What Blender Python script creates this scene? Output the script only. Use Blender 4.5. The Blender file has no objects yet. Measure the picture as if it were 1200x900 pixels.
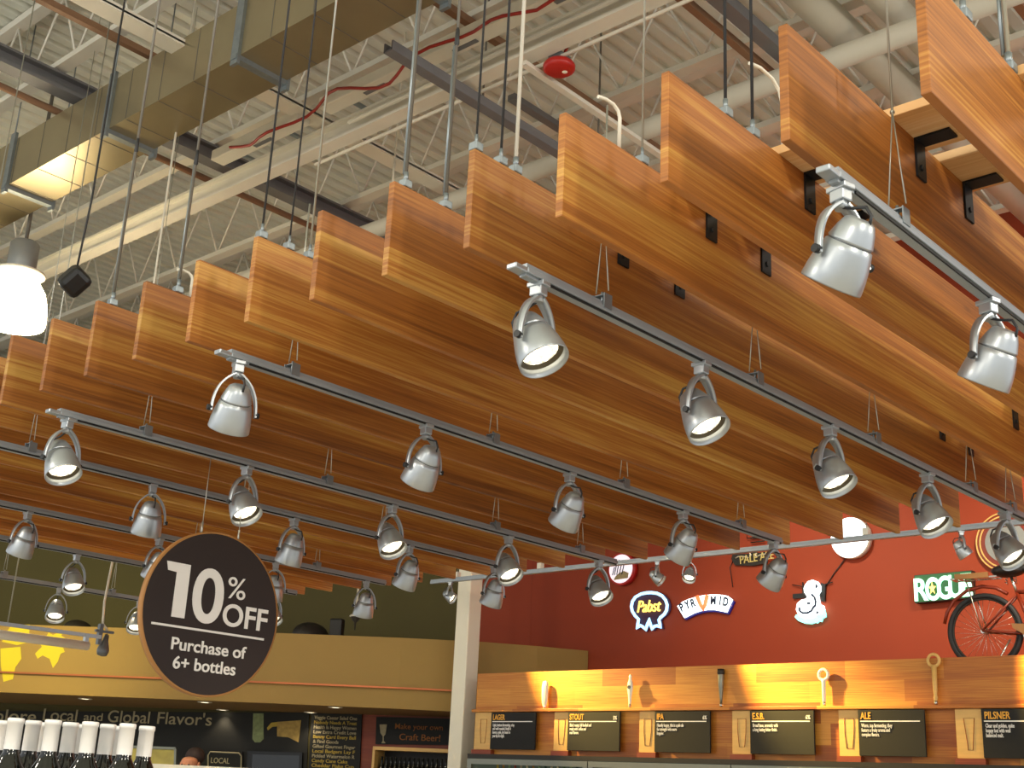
import bpy, bmesh, math, random
from mathutils import Vector, Matrix
random.seed(4)
SC = bpy.context.scene
COL = SC.collection
PI = math.pi
E = 1.6            # eye height: everything below is measured from eye level, E lifts it onto the floor

# ------------------------------------------------------------------ camera
F = 1475.0         # focal length in pixels of a 1200 px wide frame
PITCH, ROLL, YAW = 0.31565, 0.04954, 0.82892
ch = Vector((math.sin(YAW), math.cos(YAW), 0))
FWD = Vector((ch.x * math.cos(PITCH), ch.y * math.cos(PITCH), math.sin(PITCH)))
r0 = Vector((ch.y, -ch.x, 0)); u0 = r0.cross(FWD)
RIGHT = r0 * math.cos(ROLL) + u0 * math.sin(ROLL)
UP = -r0 * math.sin(ROLL) + u0 * math.cos(ROLL)
cam_data = bpy.data.cameras.new('camera'); cam = bpy.data.objects.new('camera', cam_data); COL.objects.link(cam)
cam_data.sensor_width = 36.0; cam_data.lens = F / 1200 * 36.0; cam_data.clip_end = 200
mw = Matrix((RIGHT, UP, -FWD)).transposed().to_4x4(); mw.translation = (0, 0, E); cam.matrix_world = mw
SC.camera = cam
SC.view_settings.view_transform = 'Standard'; SC.view_settings.look = 'None'
SC.view_settings.gamma = 1.0; SC.view_settings.use_curve_mapping = False
SC.view_settings.exposure = 0.0

# ------------------------------------------------------------------ light
WORLD_STRENGTH = 1.25
BAY_POWER, BAY_COLOR = 280.0, (1.0, 0.90, 0.74)
SPOT_POWER, SPOT_COLOR = 16.0, (1.0, 0.83, 0.58)
WASH_POWER, WASH_COLOR = 1350.0, (1.0, 0.68, 0.18)
wd = bpy.data.worlds.new('store_air'); SC.world = wd; wd.use_nodes = True
wd.node_tree.nodes['Background'].inputs[0].default_value = (0.95, 0.98, 1.0, 1)
wd.node_tree.nodes['Background'].inputs[1].default_value = WORLD_STRENGTH

def lamp(name, kind, loc, power, color, parent=None, size=0.1, aim=None, angle=60, blend=0.5):
    d = bpy.data.lights.new(name, kind); d.energy = power; d.color = color
    if kind == 'AREA': d.shape = 'DISK'; d.size = size
    else: d.shadow_soft_size = size
    if kind == 'SPOT': d.spot_size = math.radians(angle); d.spot_blend = blend
    o = bpy.data.objects.new(name, d); COL.objects.link(o); o.location = loc
    if aim is not None: o.rotation_euler = Vector(aim).to_track_quat('-Z', 'Y').to_euler()
    if parent is not None: o.parent = parent
    return o
# the store's other high bay lamps, hung in rows behind and beside the camera
for bx, by, bz in ((-2.6, 5.6, 3.2), (-2.6, -1.0, 3.2), (1.2, -3.2, 3.2), (5.6, -3.2, 3.2), (-6.5, 2.0, 3.2)):
    lamp('high_bay_light', 'POINT', (bx, by, bz + E), BAY_POWER, BAY_COLOR, size=0.22)

# added spots without fixtures above the canopy's far end, to brighten the red wall
for wy, wz in ((0.4, 3.6), (3.0, 3.6)):
    lamp('added_wash_light', 'SPOT', (9.3, wy, wz + E), 800.0, (1.0, 0.88, 0.66), size=0.1, aim=(2.8, 0.5, -1.3), angle=78, blend=1.0)
lamp('added_wash_light', 'SPOT', (9.3, 6.2, 3.6 + E), 330.0, (1.0, 0.88, 0.66), size=0.1, aim=(2.8, 0.3, -1.5), angle=75, blend=1.0)  # weaker added spot, no fixture, lifts the middle of the red wall
lamp('added_wash_light', 'SPOT', (4.8, 11.6, 2.2 + E), 620.0, (1.0, 0.88, 0.36), size=0.1, aim=(2.4, 3.0, -0.9), angle=62, blend=1.0)  # added unseen spot that brightens the left end of the mustard soffit

# ------------------------------------------------------------------ helpers
def ray(u, v): return RIGHT * ((u - 600) / F) + UP * ((450 - v) / F) + FWD
def on(u, v, axis, val):
    d = ray(u, v); return d * (val / d[axis])

def lin(c):
    c = c.lstrip('#'); out = []
    for i in (0, 2, 4):
        s = int(c[i:i + 2], 16) / 255; out.append(s / 12.92 if s <= 0.04045 else ((s + 0.055) / 1.055) ** 2.4)
    return (*out, 1)
MATS = {}
def mat(name, color, rough=0.6, metal=0.0, emit=None, strength=1.0, noise=0.0, scale=8.0, bump=0.0, stretch=(1, 1, 1), transmission=0.0):
    if name in MATS: return MATS[name]
    m = bpy.data.materials.new(name); m.use_nodes = True; nt = m.node_tree; b = nt.nodes['Principled BSDF']
    b.inputs['Base Color'].default_value = lin(color); b.inputs['Roughness'].default_value = rough; b.inputs['Metallic'].default_value = metal
    if transmission: b.inputs['Transmission Weight'].default_value = transmission
    if emit: b.inputs['Emission Color'].default_value = lin(emit); b.inputs['Emission Strength'].default_value = strength
    if noise or bump:
        tc = nt.nodes.new('ShaderNodeTexCoord'); mp = nt.nodes.new('ShaderNodeMapping'); mp.inputs['Scale'].default_value = stretch
        nz = nt.nodes.new('ShaderNodeTexNoise'); nz.inputs['Scale'].default_value = scale; nz.inputs['Detail'].default_value = 5
        nt.links.new(tc.outputs['Object'], mp.inputs[0]); nt.links.new(mp.outputs[0], nz.inputs['Vector'])
        if noise:
            hs = nt.nodes.new('ShaderNodeHueSaturation'); hs.inputs['Color'].default_value = lin(color)
            mr = nt.nodes.new('ShaderNodeMapRange'); mr.inputs[3].default_value = 1 - noise; mr.inputs[4].default_value = 1 + noise
            mr.inputs[1].default_value = 0.3; mr.inputs[2].default_value = 0.7
            nt.links.new(nz.outputs['Fac'], mr.inputs[0]); nt.links.new(mr.outputs[0], hs.inputs['Value']); nt.links.new(hs.outputs[0], b.inputs['Base Color'])
        if bump:
            bp = nt.nodes.new('ShaderNodeBump'); bp.inputs['Strength'].default_value = bump; bp.inputs['Distance'].default_value = 0.01
            nt.links.new(nz.outputs['Fac'], bp.inputs['Height']); nt.links.new(bp.outputs[0], b.inputs['Normal'])
    MATS[name] = m; return m

def wood(name, dark, mid, light, long_axis=0, across=2, band=10.0, fine=130.0, plank=None, rough=0.5, per_object=True, knots=True, strip=0.22):
    """wood with grain along one axis; strips glued across the other"""
    if name in MATS: return MATS[name]
    m = bpy.data.materials.new(name); m.use_nodes = True; nt = m.node_tree; N = nt.nodes.new; L = nt.links.new
    b = nt.nodes['Principled BSDF']; b.inputs['Roughness'].default_value = rough
    tc = N('ShaderNodeTexCoord'); sep = N('ShaderNodeSeparateXYZ'); L(tc.outputs['Object'], sep.inputs[0])
    oi = N('ShaderNodeObjectInfo'); off = N('ShaderNodeMath'); off.operation = 'MULTIPLY'; off.inputs[1].default_value = 57.0 if per_object else 0.0
    L(oi.outputs['Random'], off.inputs[0])
    cmb = N('ShaderNodeCombineXYZ'); L(sep.outputs[long_axis], cmb.inputs[0]); L(sep.outputs[across], cmb.inputs[1]); L(off.outputs[0], cmb.inputs[2])
    def nz(scale, sc3, detail=3, dist=0.0):
        mp = N('ShaderNodeMapping'); mp.inputs['Scale'].default_value = sc3; L(cmb.outputs[0], mp.inputs[0])
        n = N('ShaderNodeTexNoise'); n.inputs['Scale'].default_value = scale; n.inputs['Detail'].default_value = detail; n.inputs['Distortion'].default_value = dist
        L(mp.outputs[0], n.inputs['Vector']); return n
    n1 = nz(1.0, (0.35, band, 1.0), 2, 0.4); n2 = nz(1.0, (2.5, fine, 1.0), 4, 0.3)
    # glued strips: a step across the board, each strip with a tone of its own
    st = N('ShaderNodeMath'); st.operation = 'MULTIPLY_ADD'; st.inputs[1].default_value = band * 1.05; L(sep.outputs[across], st.inputs[0]); L(off.outputs[0], st.inputs[2])
    fl = N('ShaderNodeMath'); fl.operation = 'FLOOR'; L(st.outputs[0], fl.inputs[0])
    if plank:
        row = N('ShaderNodeTexWhiteNoise'); row.noise_dimensions = '1D'; L(fl.outputs[0], row.inputs['W'])
        sh = N('ShaderNodeMath'); sh.operation = 'MULTIPLY_ADD'; sh.inputs[1].default_value = 1.0 / plank; L(sep.outputs[long_axis], sh.inputs[0])
        rs = N('ShaderNodeMath'); rs.operation = 'MULTIPLY'; rs.inputs[1].default_value = 9.0; L(row.outputs['Value'], rs.inputs[0]); L(rs.outputs[0], sh.inputs[2])
        fx = N('ShaderNodeMath'); fx.operation = 'FLOOR'; L(sh.outputs[0], fx.inputs[0])
        mxp = N('ShaderNodeMath'); mxp.operation = 'MULTIPLY_ADD'; mxp.inputs[1].default_value = 13.7; L(fx.outputs[0], mxp.inputs[0]); L(fl.outputs[0], mxp.inputs[2]); key = mxp
    else: key = fl
    wn = N('ShaderNodeTexWhiteNoise'); wn.noise_dimensions = '1D'; L(key.outputs[0], wn.inputs['W'])
    def mix(a, bsock, fac):
        x = N('ShaderNodeMath'); x.operation = 'MULTIPLY'; x.inputs[1].default_value = fac; L(a, x.inputs[0])
        y = N('ShaderNodeMath'); y.operation = 'MULTIPLY_ADD'; y.inputs[1].default_value = 1 - fac; L(bsock, y.inputs[0]); L(x.outputs[0], y.inputs[2]); return y.outputs[0]
    f = mix(wn.outputs['Value'], n1.outputs['Fac'], strip); f = mix(n2.outputs['Fac'], f, 0.42)
    cr = N('ShaderNodeValToRGB'); e = cr.color_ramp.elements
    e[0].position = 0.33; e[0].color = lin(dark); e[1].position = 0.67; e[1].color = lin(light); k = e.new(0.5); k.color = lin(mid)
    L(f, cr.inputs[0]); out = cr.outputs[0]
    if knots:
        vm = N('ShaderNodeMapping'); vm.inputs['Scale'].default_value = (1.3, 5.0, 1.0); L(cmb.outputs[0], vm.inputs[0])
        vo = N('ShaderNodeTexVoronoi'); vo.inputs['Scale'].default_value = 0.9; L(vm.outputs[0], vo.inputs['Vector'])
        mr = N('ShaderNodeMapRange'); mr.inputs[1].default_value = 0.02; mr.inputs[2].default_value = 0.07; L(vo.outputs['Distance'], mr.inputs[0])
        mx = N('ShaderNodeMix'); mx.data_type = 'RGBA'; mx.inputs[6].default_value = lin('#4a2410'); L(mr.outputs[0], mx.inputs[0]); L(out, mx.inputs[7]); out = mx.outputs[2]
    if per_object:
        hs = N('ShaderNodeHueSaturation'); mr2 = N('ShaderNodeMapRange'); mr2.inputs[3].default_value = 0.84; mr2.inputs[4].default_value = 1.16
        L(oi.outputs['Random'], mr2.inputs[0]); L(mr2.outputs[0], hs.inputs['Value']); L(out, hs.inputs['Color']); out = hs.outputs[0]
    L(out, b.inputs['Base Color'])
    bp = N('ShaderNodeBump'); bp.inputs['Strength'].default_value = 0.12; bp.inputs['Distance'].default_value = 0.004; L(n2.outputs['Fac'], bp.inputs['Height']); L(bp.outputs[0], b.inputs['Normal'])
    MATS[name] = m; return m

M = {
 'board': wood('fir_board', '#7c481c', '#aa6a2a', '#cfa04e', band=11.0),
 'cross': wood('cross_plank_fir', '#d09a5a', '#e4b478', '#f0cb98', long_axis=1, across=0, band=9.0),
 'butcher': wood('plank_wall_wood', '#8c4510', '#b36a1e', '#d29238', long_axis=1, across=2, band=5.2, plank=0.9, per_object=False, strip=0.5),
 'plaque': mat('plaque_wood', '#d9ad63', 0.5, noise=0.08, scale=4, stretch=(1, 1, 8)),
 'redwood': wood('red_wood_wall', '#7a2c10', '#93401a', '#a85424', long_axis=0, across=2, band=6.0, per_object=False, knots=False),
 'silver': mat('silver_paint', '#b0b6ba', 0.36, 0.72, noise=0.02, scale=40),
 'silver_dark': mat('silver_groove', '#6e7274', 0.45, 0.7, noise=0.02, scale=40),
 'reflector': mat('gold_reflector', '#5e5748', 0.35, 0.7, noise=0.03, scale=60),
 'lens': mat('lamp_lens', '#fff6e0', 0.3, emit='#fff1d2', strength=4.0, noise=0.02, scale=200),
 'track': mat('track_metal', '#9aa1a6', 0.4, 0.35, noise=0.03, scale=20),
 'slot': mat('track_slot', '#101112', 0.6, noise=0.05, scale=20),
 'black': mat('black_plastic', '#121314', 0.45, noise=0.05, scale=30),
 'cord': mat('dark_cord', '#26282b', 0.5, noise=0.05, scale=30),
 'bracket': mat('black_steel', '#1d2023', 0.5, 0.4, noise=0.08, scale=25),
 'wire': mat('steel_wire', '#b3b3a8', 0.35, 0.8, noise=0.03, scale=40),
 'zinc': mat('zinc_steel', '#8e979b', 0.4, 0.75, noise=0.08, scale=25),
 'rod': mat('hanger_rod_steel', '#77736a', 0.5, 0.5, noise=0.05, scale=20),
 'darkrod': mat('dark_cable', '#2b2c2e', 0.6, noise=0.05, scale=20),
 'whitepaint': mat('white_steel_paint', '#dcd7c8', 0.55, noise=0.04, scale=3),
 'deck': mat('roof_deck_paint', '#d3d5c9', 0.6, noise=0.06, scale=1.5),
 'joist': mat('joist_paint', '#dad6c9', 0.55, noise=0.04, scale=3),
 'graysteel': mat('gray_strut_steel', '#77777a', 0.55, 0.3, noise=0.06, scale=6),
 'rust': mat('brown_primed_steel', '#8a684e', 0.6, 0.2, noise=0.1, scale=6),
 'pipe': mat('pale_pipe_wrap', '#b9b4a4', 0.6, noise=0.04, scale=4),
 'duct': mat('galvanised_duct', '#9c9072', 0.36, 0.7, noise=0.07, scale=2.2),
 'red': mat('red_alarm_plastic', '#b0180f', 0.4, noise=0.03, scale=20),
 'redcable': mat('red_cable', '#9c2415', 0.5, noise=0.03, scale=20),
 'redwall': mat('red_wall_paint', '#92330a', 0.7, noise=0.03, scale=1.2, bump=0.03),
 'green': mat('olive_wall_paint', '#524a20', 0.8, noise=0.04, scale=1.0),
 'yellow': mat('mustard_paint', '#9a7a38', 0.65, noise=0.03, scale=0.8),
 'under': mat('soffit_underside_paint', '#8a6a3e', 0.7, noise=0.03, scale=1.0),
 'leaf': mat('painted_leaf_yellow', '#d8c21c', 0.65, noise=0.05, scale=3),
 'copper': mat('copper_pipe', '#a85f38', 0.4, 0.7, noise=0.05, scale=8),
 'column': mat('cream_column_paint', '#efe8d2', 0.5, noise=0.02, scale=2),
 'chalk': mat('chalkboard', '#23221d', 0.75, noise=0.12, scale=2),
 'chalkink': mat('chalk_writing', '#b5a884', 0.9, noise=0.1, scale=30),
 'chalkyel': mat('yellow_chalk_writing', '#c2a648', 0.9, noise=0.1, scale=30),
 'chalkorange': mat('orange_chalk_writing', '#a86a35', 0.9, noise=0.1, scale=30),
 'signbrown': mat('sign_dark_brown', '#261a15', 0.6, noise=0.03, scale=6),
 'signedge': mat('sign_edge_tan', '#a8763e', 0.55, noise=0.06, scale=12),
 'signtext': mat('sign_text_cream', '#efece6', 0.6, noise=0.02, scale=10),
 'blacksign': mat('black_menu_board', '#121110', 0.75, noise=0.06, scale=6),
 'orangetext': mat('orange_sign_text', '#e8a83a', 0.6, noise=0.03, scale=20),
 'glasswhite': mat('glowing_glass_dome', '#fff4dc', 0.3, emit='#ffe9bd', strength=32.0, noise=0.01, scale=10),
 'ballast': mat('grey_ballast_housing', '#8b8d8a', 0.45, 0.4, noise=0.04, scale=6),
 'foil': mat('white_bottle_foil', '#f3f0ea', 0.35, 0.15, noise=0.02, scale=30),
 'wine': mat('dark_bottle_glass', '#0d100c', 0.08, noise=0.05, scale=10),
 'floor': None, 'cream': mat('cream_enamel', '#e3ddcb', 0.4, noise=0.02, scale=20),
 'steel': mat('brushed_steel', '#7d7d70', 0.35, 0.7, noise=0.04, scale=10),
 'darkframe': mat('dark_cooler_frame', '#2a2620', 0.5, 0.3, noise=0.05, scale=6),
 'coolerin': mat('cooler_interior', '#4d5348', 0.6, noise=0.05, scale=3, emit='#8e9c86', strength=0.12),
 'tyre': mat('black_tyre_rubber', '#17181a', 0.6, noise=0.1, scale=40),
 'bikered': mat('red_bike_paint', '#74260f', 0.35, noise=0.03, scale=10),
 'chrome': mat('bike_chrome', '#c9c6bd', 0.2, 0.95, noise=0.02, scale=20),
 'tan': mat('tan_bike_trim', '#8f6436', 0.5, noise=0.04, scale=10),
 'skin': mat('skin', '#cf8a62', 0.5, noise=0.03, scale=8),
 'hair': mat('dark_brown_hair', '#2c1a10', 0.7, noise=0.15, scale=60),
 'shirt': mat('dark_shirt', '#26262a', 0.8, noise=0.08, scale=20),
 'neonwhite': mat('white_neon_glow', '#f4fbff', 0.4, emit='#eafcff', strength=2.6, noise=0.01, scale=5),
 'neonblue': mat('ice_blue_neon', '#cfeaff', 0.4, emit='#9ad2ff', strength=1.7, noise=0.01, scale=5),
 'neonyellow': mat('yellow_neon', '#ffe28a', 0.4, emit='#ffcf5a', strength=1.8, noise=0.01, scale=5),
 'neonorange': mat('orange_red_neon', '#ff8a5c', 0.4, emit='#ff6a3c', strength=1.6, noise=0.01, scale=5),
 'neongreen': mat('mint_green_neon', '#d8fff0', 0.4, emit='#9cffd4', strength=1.25, noise=0.01, scale=5),
 'neoncyan': mat('cyan_neon', '#a8fff0', 0.4, emit='#7cf7e6', strength=1.5, noise=0.01, scale=5),
 'greenback': mat('green_lit_backing', '#0c4a26', 0.5, emit='#0a6a30', strength=0.35, noise=0.05, scale=10),
 'blueback': mat('blue_lit_backing', '#14145a', 0.5, emit='#2222a8', strength=0.22, noise=0.05, scale=10),
 'redback': mat('dark_red_lit_backing', '#2c0a1e', 0.5, emit='#38103c', strength=0.3, noise=0.05, scale=10),
 'ink': mat('navy_ink', '#1c2a48', 0.6, noise=0.03, scale=10),
 'downlight': mat('recessed_lamp_glow', '#fff2d0', 0.4, emit='#ffedc4', strength=5, noise=0.01, scale=10),
}
_n = M['lens'].node_tree; _v = _n.nodes.new('ShaderNodeTexVoronoi'); _v.inputs['Scale'].default_value = 110; _tc = _n.nodes.new('ShaderNodeTexCoord')
_mr = _n.nodes.new('ShaderNodeMapRange'); _mr.inputs[1].default_value = 0.1; _mr.inputs[2].default_value = 0.7; _mr.inputs[3].default_value = 5.5; _mr.inputs[4].default_value = 0.9
_n.links.new(_tc.outputs['Object'], _v.inputs['Vector']); _n.links.new(_v.outputs['Distance'], _mr.inputs[0]); _n.links.new(_mr.outputs[0], _n.nodes['Principled BSDF'].inputs['Emission Strength'])
fl = bpy.data.materials.new('pale_store_tile'); fl.use_nodes = True
_b = fl.node_tree.nodes['Principled BSDF']; _t = fl.node_tree.nodes.new('ShaderNodeTexBrick'); _c = fl.node_tree.nodes.new('ShaderNodeTexCoord')
_t.offset = 0; _t.inputs['Scale'].default_value = 1; _t.inputs['Brick Width'].default_value = 0.6; _t.inputs['Row Height'].default_value = 0.6; _t.inputs['Mortar Size'].default_value = 0.006
_t.inputs['Color1'].default_value = lin('#cdc8bc'); _t.inputs['Color2'].default_value = lin('#c6c1b4'); _t.inputs['Mortar'].default_value = lin('#7d705a')
fl.node_tree.links.new(_c.outputs['Object'], _t.inputs['Vector']); fl.node_tree.links.new(_t.outputs['Color'], _b.inputs['Base Color']); _b.inputs['Roughness'].default_value = 0.4
M['floor'] = fl

class MB:
    def __init__(s): s.b = bmesh.new(); s.mi = 0
    def _done(s, faces, smooth=False):
        for f in faces: f.material_index = s.mi; f.smooth = smooth
    def box(s, c, d, rot=None, bevel=0.0):
        m = Matrix.Translation(c) @ (rot.to_4x4() if rot is not None else Matrix()) @ Matrix.Diagonal((*d, 1))
        r = bmesh.ops.create_cube(s.b, size=1, matrix=m); vs = r['verts']; fs = {f for v in vs for f in v.link_faces}; s._done(fs)
        if bevel:
            es = {e for v in vs for e in v.link_edges}
            rr = bmesh.ops.bevel(s.b, geom=list(es), offset=bevel, segments=2, affect='EDGES', profile=0.5); s._done(rr['faces'])
        return s
    def bar(s, a, b, w, h):
        a, b = Vector(a), Vector(b); q = (b - a).to_track_quat('X', 'Z').to_matrix(); return s.box((a + b) / 2, ((b - a).length, w, h), q)
    def cyl(s, a, b, r, r2=None, n=12, caps=True):
        a, b = Vector(a), Vector(b); d = b - a; m = Matrix.Translation((a + b) / 2) @ d.to_track_quat('Z', 'Y').to_matrix().to_4x4()
        r_ = bmesh.ops.create_cone(s.b, cap_ends=caps, segments=n, radius1=r, radius2=r if r2 is None else r2, depth=d.length, matrix=m)
        for f in {f for v in r_['verts'] for f in v.link_faces}: f.material_index = s.mi; f.smooth = len(f.verts) == 4
        return s
    def sphere(s, c, r, sc=(1, 1, 1), n=16):
        m = Matrix.Translation(c) @ Matrix.Diagonal((*sc, 1)); r_ = bmesh.ops.create_uvsphere(s.b, u_segments=n, v_segments=max(6, n // 2), radius=r, matrix=m)
        s._done({f for v in r_['verts'] for f in v.link_faces}, True); return s
    def tube(s, pts, r, n=8, closed=False):
        P = [Vector(p) for p in pts]; N_ = len(P); rings = []
        R = r if isinstance(r, (list, tuple)) else [r] * N_
        up = None
        for i, p in enumerate(P):
            if closed: t = P[(i + 1) % N_] - P[i - 1]
            else: t = P[min(i + 1, N_ - 1)] - P[max(i - 1, 0)]
            t.normalize()
            if up is None: up = Vector((0, 0, 1)) if abs(t.z) < 0.9 else Vector((1, 0, 0))
            x = t.cross(up)
            if x.length < 1e-4: x = t.orthogonal()
            x.normalize(); y = x.cross(t).normalized(); up = y
            rings.append([s.b.verts.new(p + (x * math.cos(k * 2 * PI / n) + y * math.sin(k * 2 * PI / n)) * R[i]) for k in range(n)])
        fs = []
        for i in range(N_ if closed else N_ - 1):
            a, b = rings[i], rings[(i + 1) % N_]
            for k in range(n): fs.append(s.b.faces.new((a[k], a[(k + 1) % n], b[(k + 1) % n], b[k])))
        s._done(fs, True)
        if not closed: s._done([s.b.faces.new(rings[0][::-1]), s.b.faces.new(rings[-1])])
        return s
    def lathe(s, prof, n=24, mtx=Matrix(), cap0=False, cap1=False):
        rings = [[s.b.verts.new(mtx @ Vector((r * math.cos(k * 2 * PI / n), r * math.sin(k * 2 * PI / n), z))) for k in range(n)] for r, z in prof]
        fs = []
        for a, b in zip(rings, rings[1:]):
            for k in range(n): fs.append(s.b.faces.new((a[k], a[(k + 1) % n], b[(k + 1) % n], b[k])))
        s._done(fs, True)
        if cap0: s._done([s.b.faces.new(rings[0][::-1])])
        if cap1: s._done([s.b.faces.new(rings[-1])])
        return s
    def prism(s, pts, d, mtx=Matrix()):
        """outline in the local x-z plane, given depth along y from d[0] to d[1]"""
        a = [s.b.verts.new(mtx @ Vector((x, d[0], z))) for x, z in pts]; b = [s.b.verts.new(mtx @ Vector((x, d[1], z))) for x, z in pts]; n = len(pts)
        fs = [s.b.faces.new(a), s.b.faces.new(b[::-1])]
        for k in range(n): fs.append(s.b.faces.new((a[k], b[k], b[(k + 1) % n], a[(k + 1) % n])))
        s._done(fs); return s
    def build(s, name, material, parent=None, loc=None):
        bmesh.ops.recalc_face_normals(s.b, faces=s.b.faces[:])
        me = bpy.data.meshes.new(name); s.b.to_mesh(me); s.b.free()
        for m in (material if isinstance(material, (list, tuple)) else [material]): me.materials.append(m)
        o = bpy.data.objects.new(name, me); COL.objects.link(o)
        if parent is not None:
            o.parent = parent
            if loc is not None: o.location = loc
        else: o.location = Vector(loc if loc is not None else (0, 0, 0)) + Vector((0, 0, E))
        return o

def tag(o, label, cat, group=None):
    o['label'] = label; o['category'] = cat
    if group: o['group'] = group
    return o
def thing(name, label, cat, loc=(0, 0, 0), rz=0.0, group=None):
    o = bpy.data.objects.new(name, None); o.empty_display_size = 0.1; COL.objects.link(o)
    o.location = Vector(loc) + Vector((0, 0, E)); o.rotation_euler = (0, 0, rz); return tag(o, label, cat, group)
def struct(name, mb, m):
    o = mb.build(name, m); o['kind'] = 'structure'; return o
def copy_tree(o, parent=None):
    c = o.copy(); COL.objects.link(c); c.parent = parent
    for k in list(o.children): copy_tree(k, c)
    return c
def kid(o, name, material, parent, loc=None): return o.build(name, material, parent, loc)

def letters(body, size, m, parent, at=(0, 0, 0), sx=1.0, bold=0.0, align='LEFT', depth=0.003, name='lettering', shear=0.0, spacing=1.0, roll=0.0, line=1.0):
    """writing that stands in the parent's local x-z plane and faces local -y"""
    c = bpy.data.curves.new('writing', 'FONT'); c.body = body; c.size = size; c.extrude = depth / 2; c.offset = bold * size; c.align_x = align; c.shear = shear
    c.space_character = spacing; c.space_line = line; c.resolution_u = 8 if size >= 0.1 else 3
    t = bpy.data.objects.new('writing', c); COL.objects.link(t)
    dg = bpy.context.evaluated_depsgraph_get(); me = bpy.data.meshes.new_from_object(t.evaluated_get(dg))
    bpy.data.objects.remove(t); bpy.data.curves.remove(c)
    me.transform(Matrix.Translation(at) @ Matrix.Rotation(roll, 4, 'Y') @ Matrix.Diagonal((sx, 1, 1, 1)) @ Matrix.Rotation(PI / 2, 4, 'X'))
    me.materials.clear(); me.materials.append(m); me.name = name
    o = bpy.data.objects.new(name, me); COL.objects.link(o); o.parent = parent; return o

ORD = ['first', 'second', 'third', 'fourth', 'fifth', 'sixth', 'seventh', 'eighth', 'ninth', 'tenth', 'eleventh', 'twelfth', 'thirteenth', 'fourteenth',
       'fifteenth', 'sixteenth', 'seventeenth', 'eighteenth', 'nineteenth', 'twentieth', 'twenty-first', 'twenty-second', 'twenty-third', 'twenty-fourth']

# ------------------------------------------------------------------ the room
struct('floor', MB().box((5, 8, -E - 0.05), (30, 40, 0.1)), M['floor'])
ZD = 6.0
b = MB(); y = -8.0; prev = None                                       # corrugated steel roof deck, ribs along x
X0, X1 = -8.0, 18.0
prof = []
while y < 27:
    prof += [(y, ZD), (y + 0.085, ZD), (y + 0.105, ZD + 0.04), (y + 0.145, ZD + 0.04)]; y += 0.165
va = [b.b.verts.new((X0, p, z)) for p, z in prof]; vb = [b.b.verts.new((X1, p, z)) for p, z in prof]
for i in range(len(prof) - 1): b.b.faces.new((va[i], va[i + 1], vb[i + 1], vb[i]))
b.box(((X0 + X1) / 2, 9.5, ZD + 0.16), (X1 - X0, 36, 0.1))
struct('ceiling', b, M['deck'])

XR = 12.1                                                             # red wall plane
struct('wall_right', MB().box((XR + 0.1, 3.6, 2.2), (0.2, 13.94, 7.6)), M['redwall'])
# left wall runs at an angle: olive paint above, chalkboard height below, red where it turns into the red wall
A0, A1 = Vector((11.72, 11.33, 0)), Vector((5.4, 24.5, 0)); An = Vector((-(A1 - A0).y, (A1 - A0).x, 0)).normalized(); An = An if An.x > 0 else -An
def slab(p, q, z0, z1, n, t):
    m = MB(); v = []
    for z in (z0, z1):
        for k in (p, q, q + n * t, p + n * t): v.append(m.b.verts.new((k.x, k.y, z)))
    for idx in ((0, 1, 2, 3), (4, 5, 6, 7), (0, 1, 5, 4), (1, 2, 6, 5), (2, 3, 7, 6), (3, 0, 4, 7)): m.b.faces.new([v[i] for i in idx])
    return m
struct('wall_left', slab(A0, A1, -E, ZD, An, 0.2), M['green'])
Q = Vector((XR + 0.02, 10.55, 0)); qn = Vector((-(A0 - Q).y, (A0 - Q).x, 0)).normalized(); qn = qn if qn.x > 0 else -qn
struct('wall_corner', slab(Q, A0, -E, ZD, qn, 0.2), M['redwall'])

# curved mustard soffit below it
SP = [Vector(p) for p in ((4.2, 20.2, 0), (5.6, 17.85, 0), (7.4, 15.07, 0), (8.06, 14.12, 0), (8.48, 13.5, 0), (9.42, 12.14, 0), (10.3, 10.98, 0), (10.92, 10.31, 0), (11.5, 9.92, 0), (XR - 0.01, 9.62, 0))]
def offs(P, d):
    out = []
    for i, p in enumerate(P):
        t = (P[min(i + 1, len(P) - 1)] - P[max(i - 1, 0)]).normalized(); n = Vector((-t.y, t.x, 0)); out.append(p + n * d)
    return out
def ribbon(P, z0, z1, d0, d1):
    m = MB(); a, c = offs(P, d0), offs(P, d1); vs = [[m.b.verts.new((p.x, p.y, z)) for p in row] for row in (a, c) for z in (z0, z1)]
    f0, f1, g0, g1 = vs; n = len(P)
    for i in range(n - 1):
        for r, s_ in ((f0, f1), (f1, g1), (g1, g0), (g0, f0)): m.b.faces.new((r[i], r[i + 1], s_[i + 1], s_[i]))
    for i in (0, n - 1): m.b.faces.new((f0[i], f1[i], g1[i], g0[i]))
    return m
ZS0, ZS1 = 0.89, 1.70
struct('wall_soffit', ribbon(SP, ZS0, ZS1, 0.0, 0.12), M['yellow'])
sp2 = [p for p in SP[:-2]]
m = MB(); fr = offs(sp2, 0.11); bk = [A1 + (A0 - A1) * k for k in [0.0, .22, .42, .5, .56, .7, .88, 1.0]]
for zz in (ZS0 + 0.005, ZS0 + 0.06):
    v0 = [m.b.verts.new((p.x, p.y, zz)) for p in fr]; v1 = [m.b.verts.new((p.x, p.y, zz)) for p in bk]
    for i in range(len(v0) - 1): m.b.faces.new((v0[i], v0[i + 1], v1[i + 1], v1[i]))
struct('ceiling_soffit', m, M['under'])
tag(ribbon([p for p in SP[1:-1]], 1.112, 1.132, -0.055, -0.035).build('copper_pipe', M['copper']), 'long copper pipe running along the curved mustard soffit', 'pipe')

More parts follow.
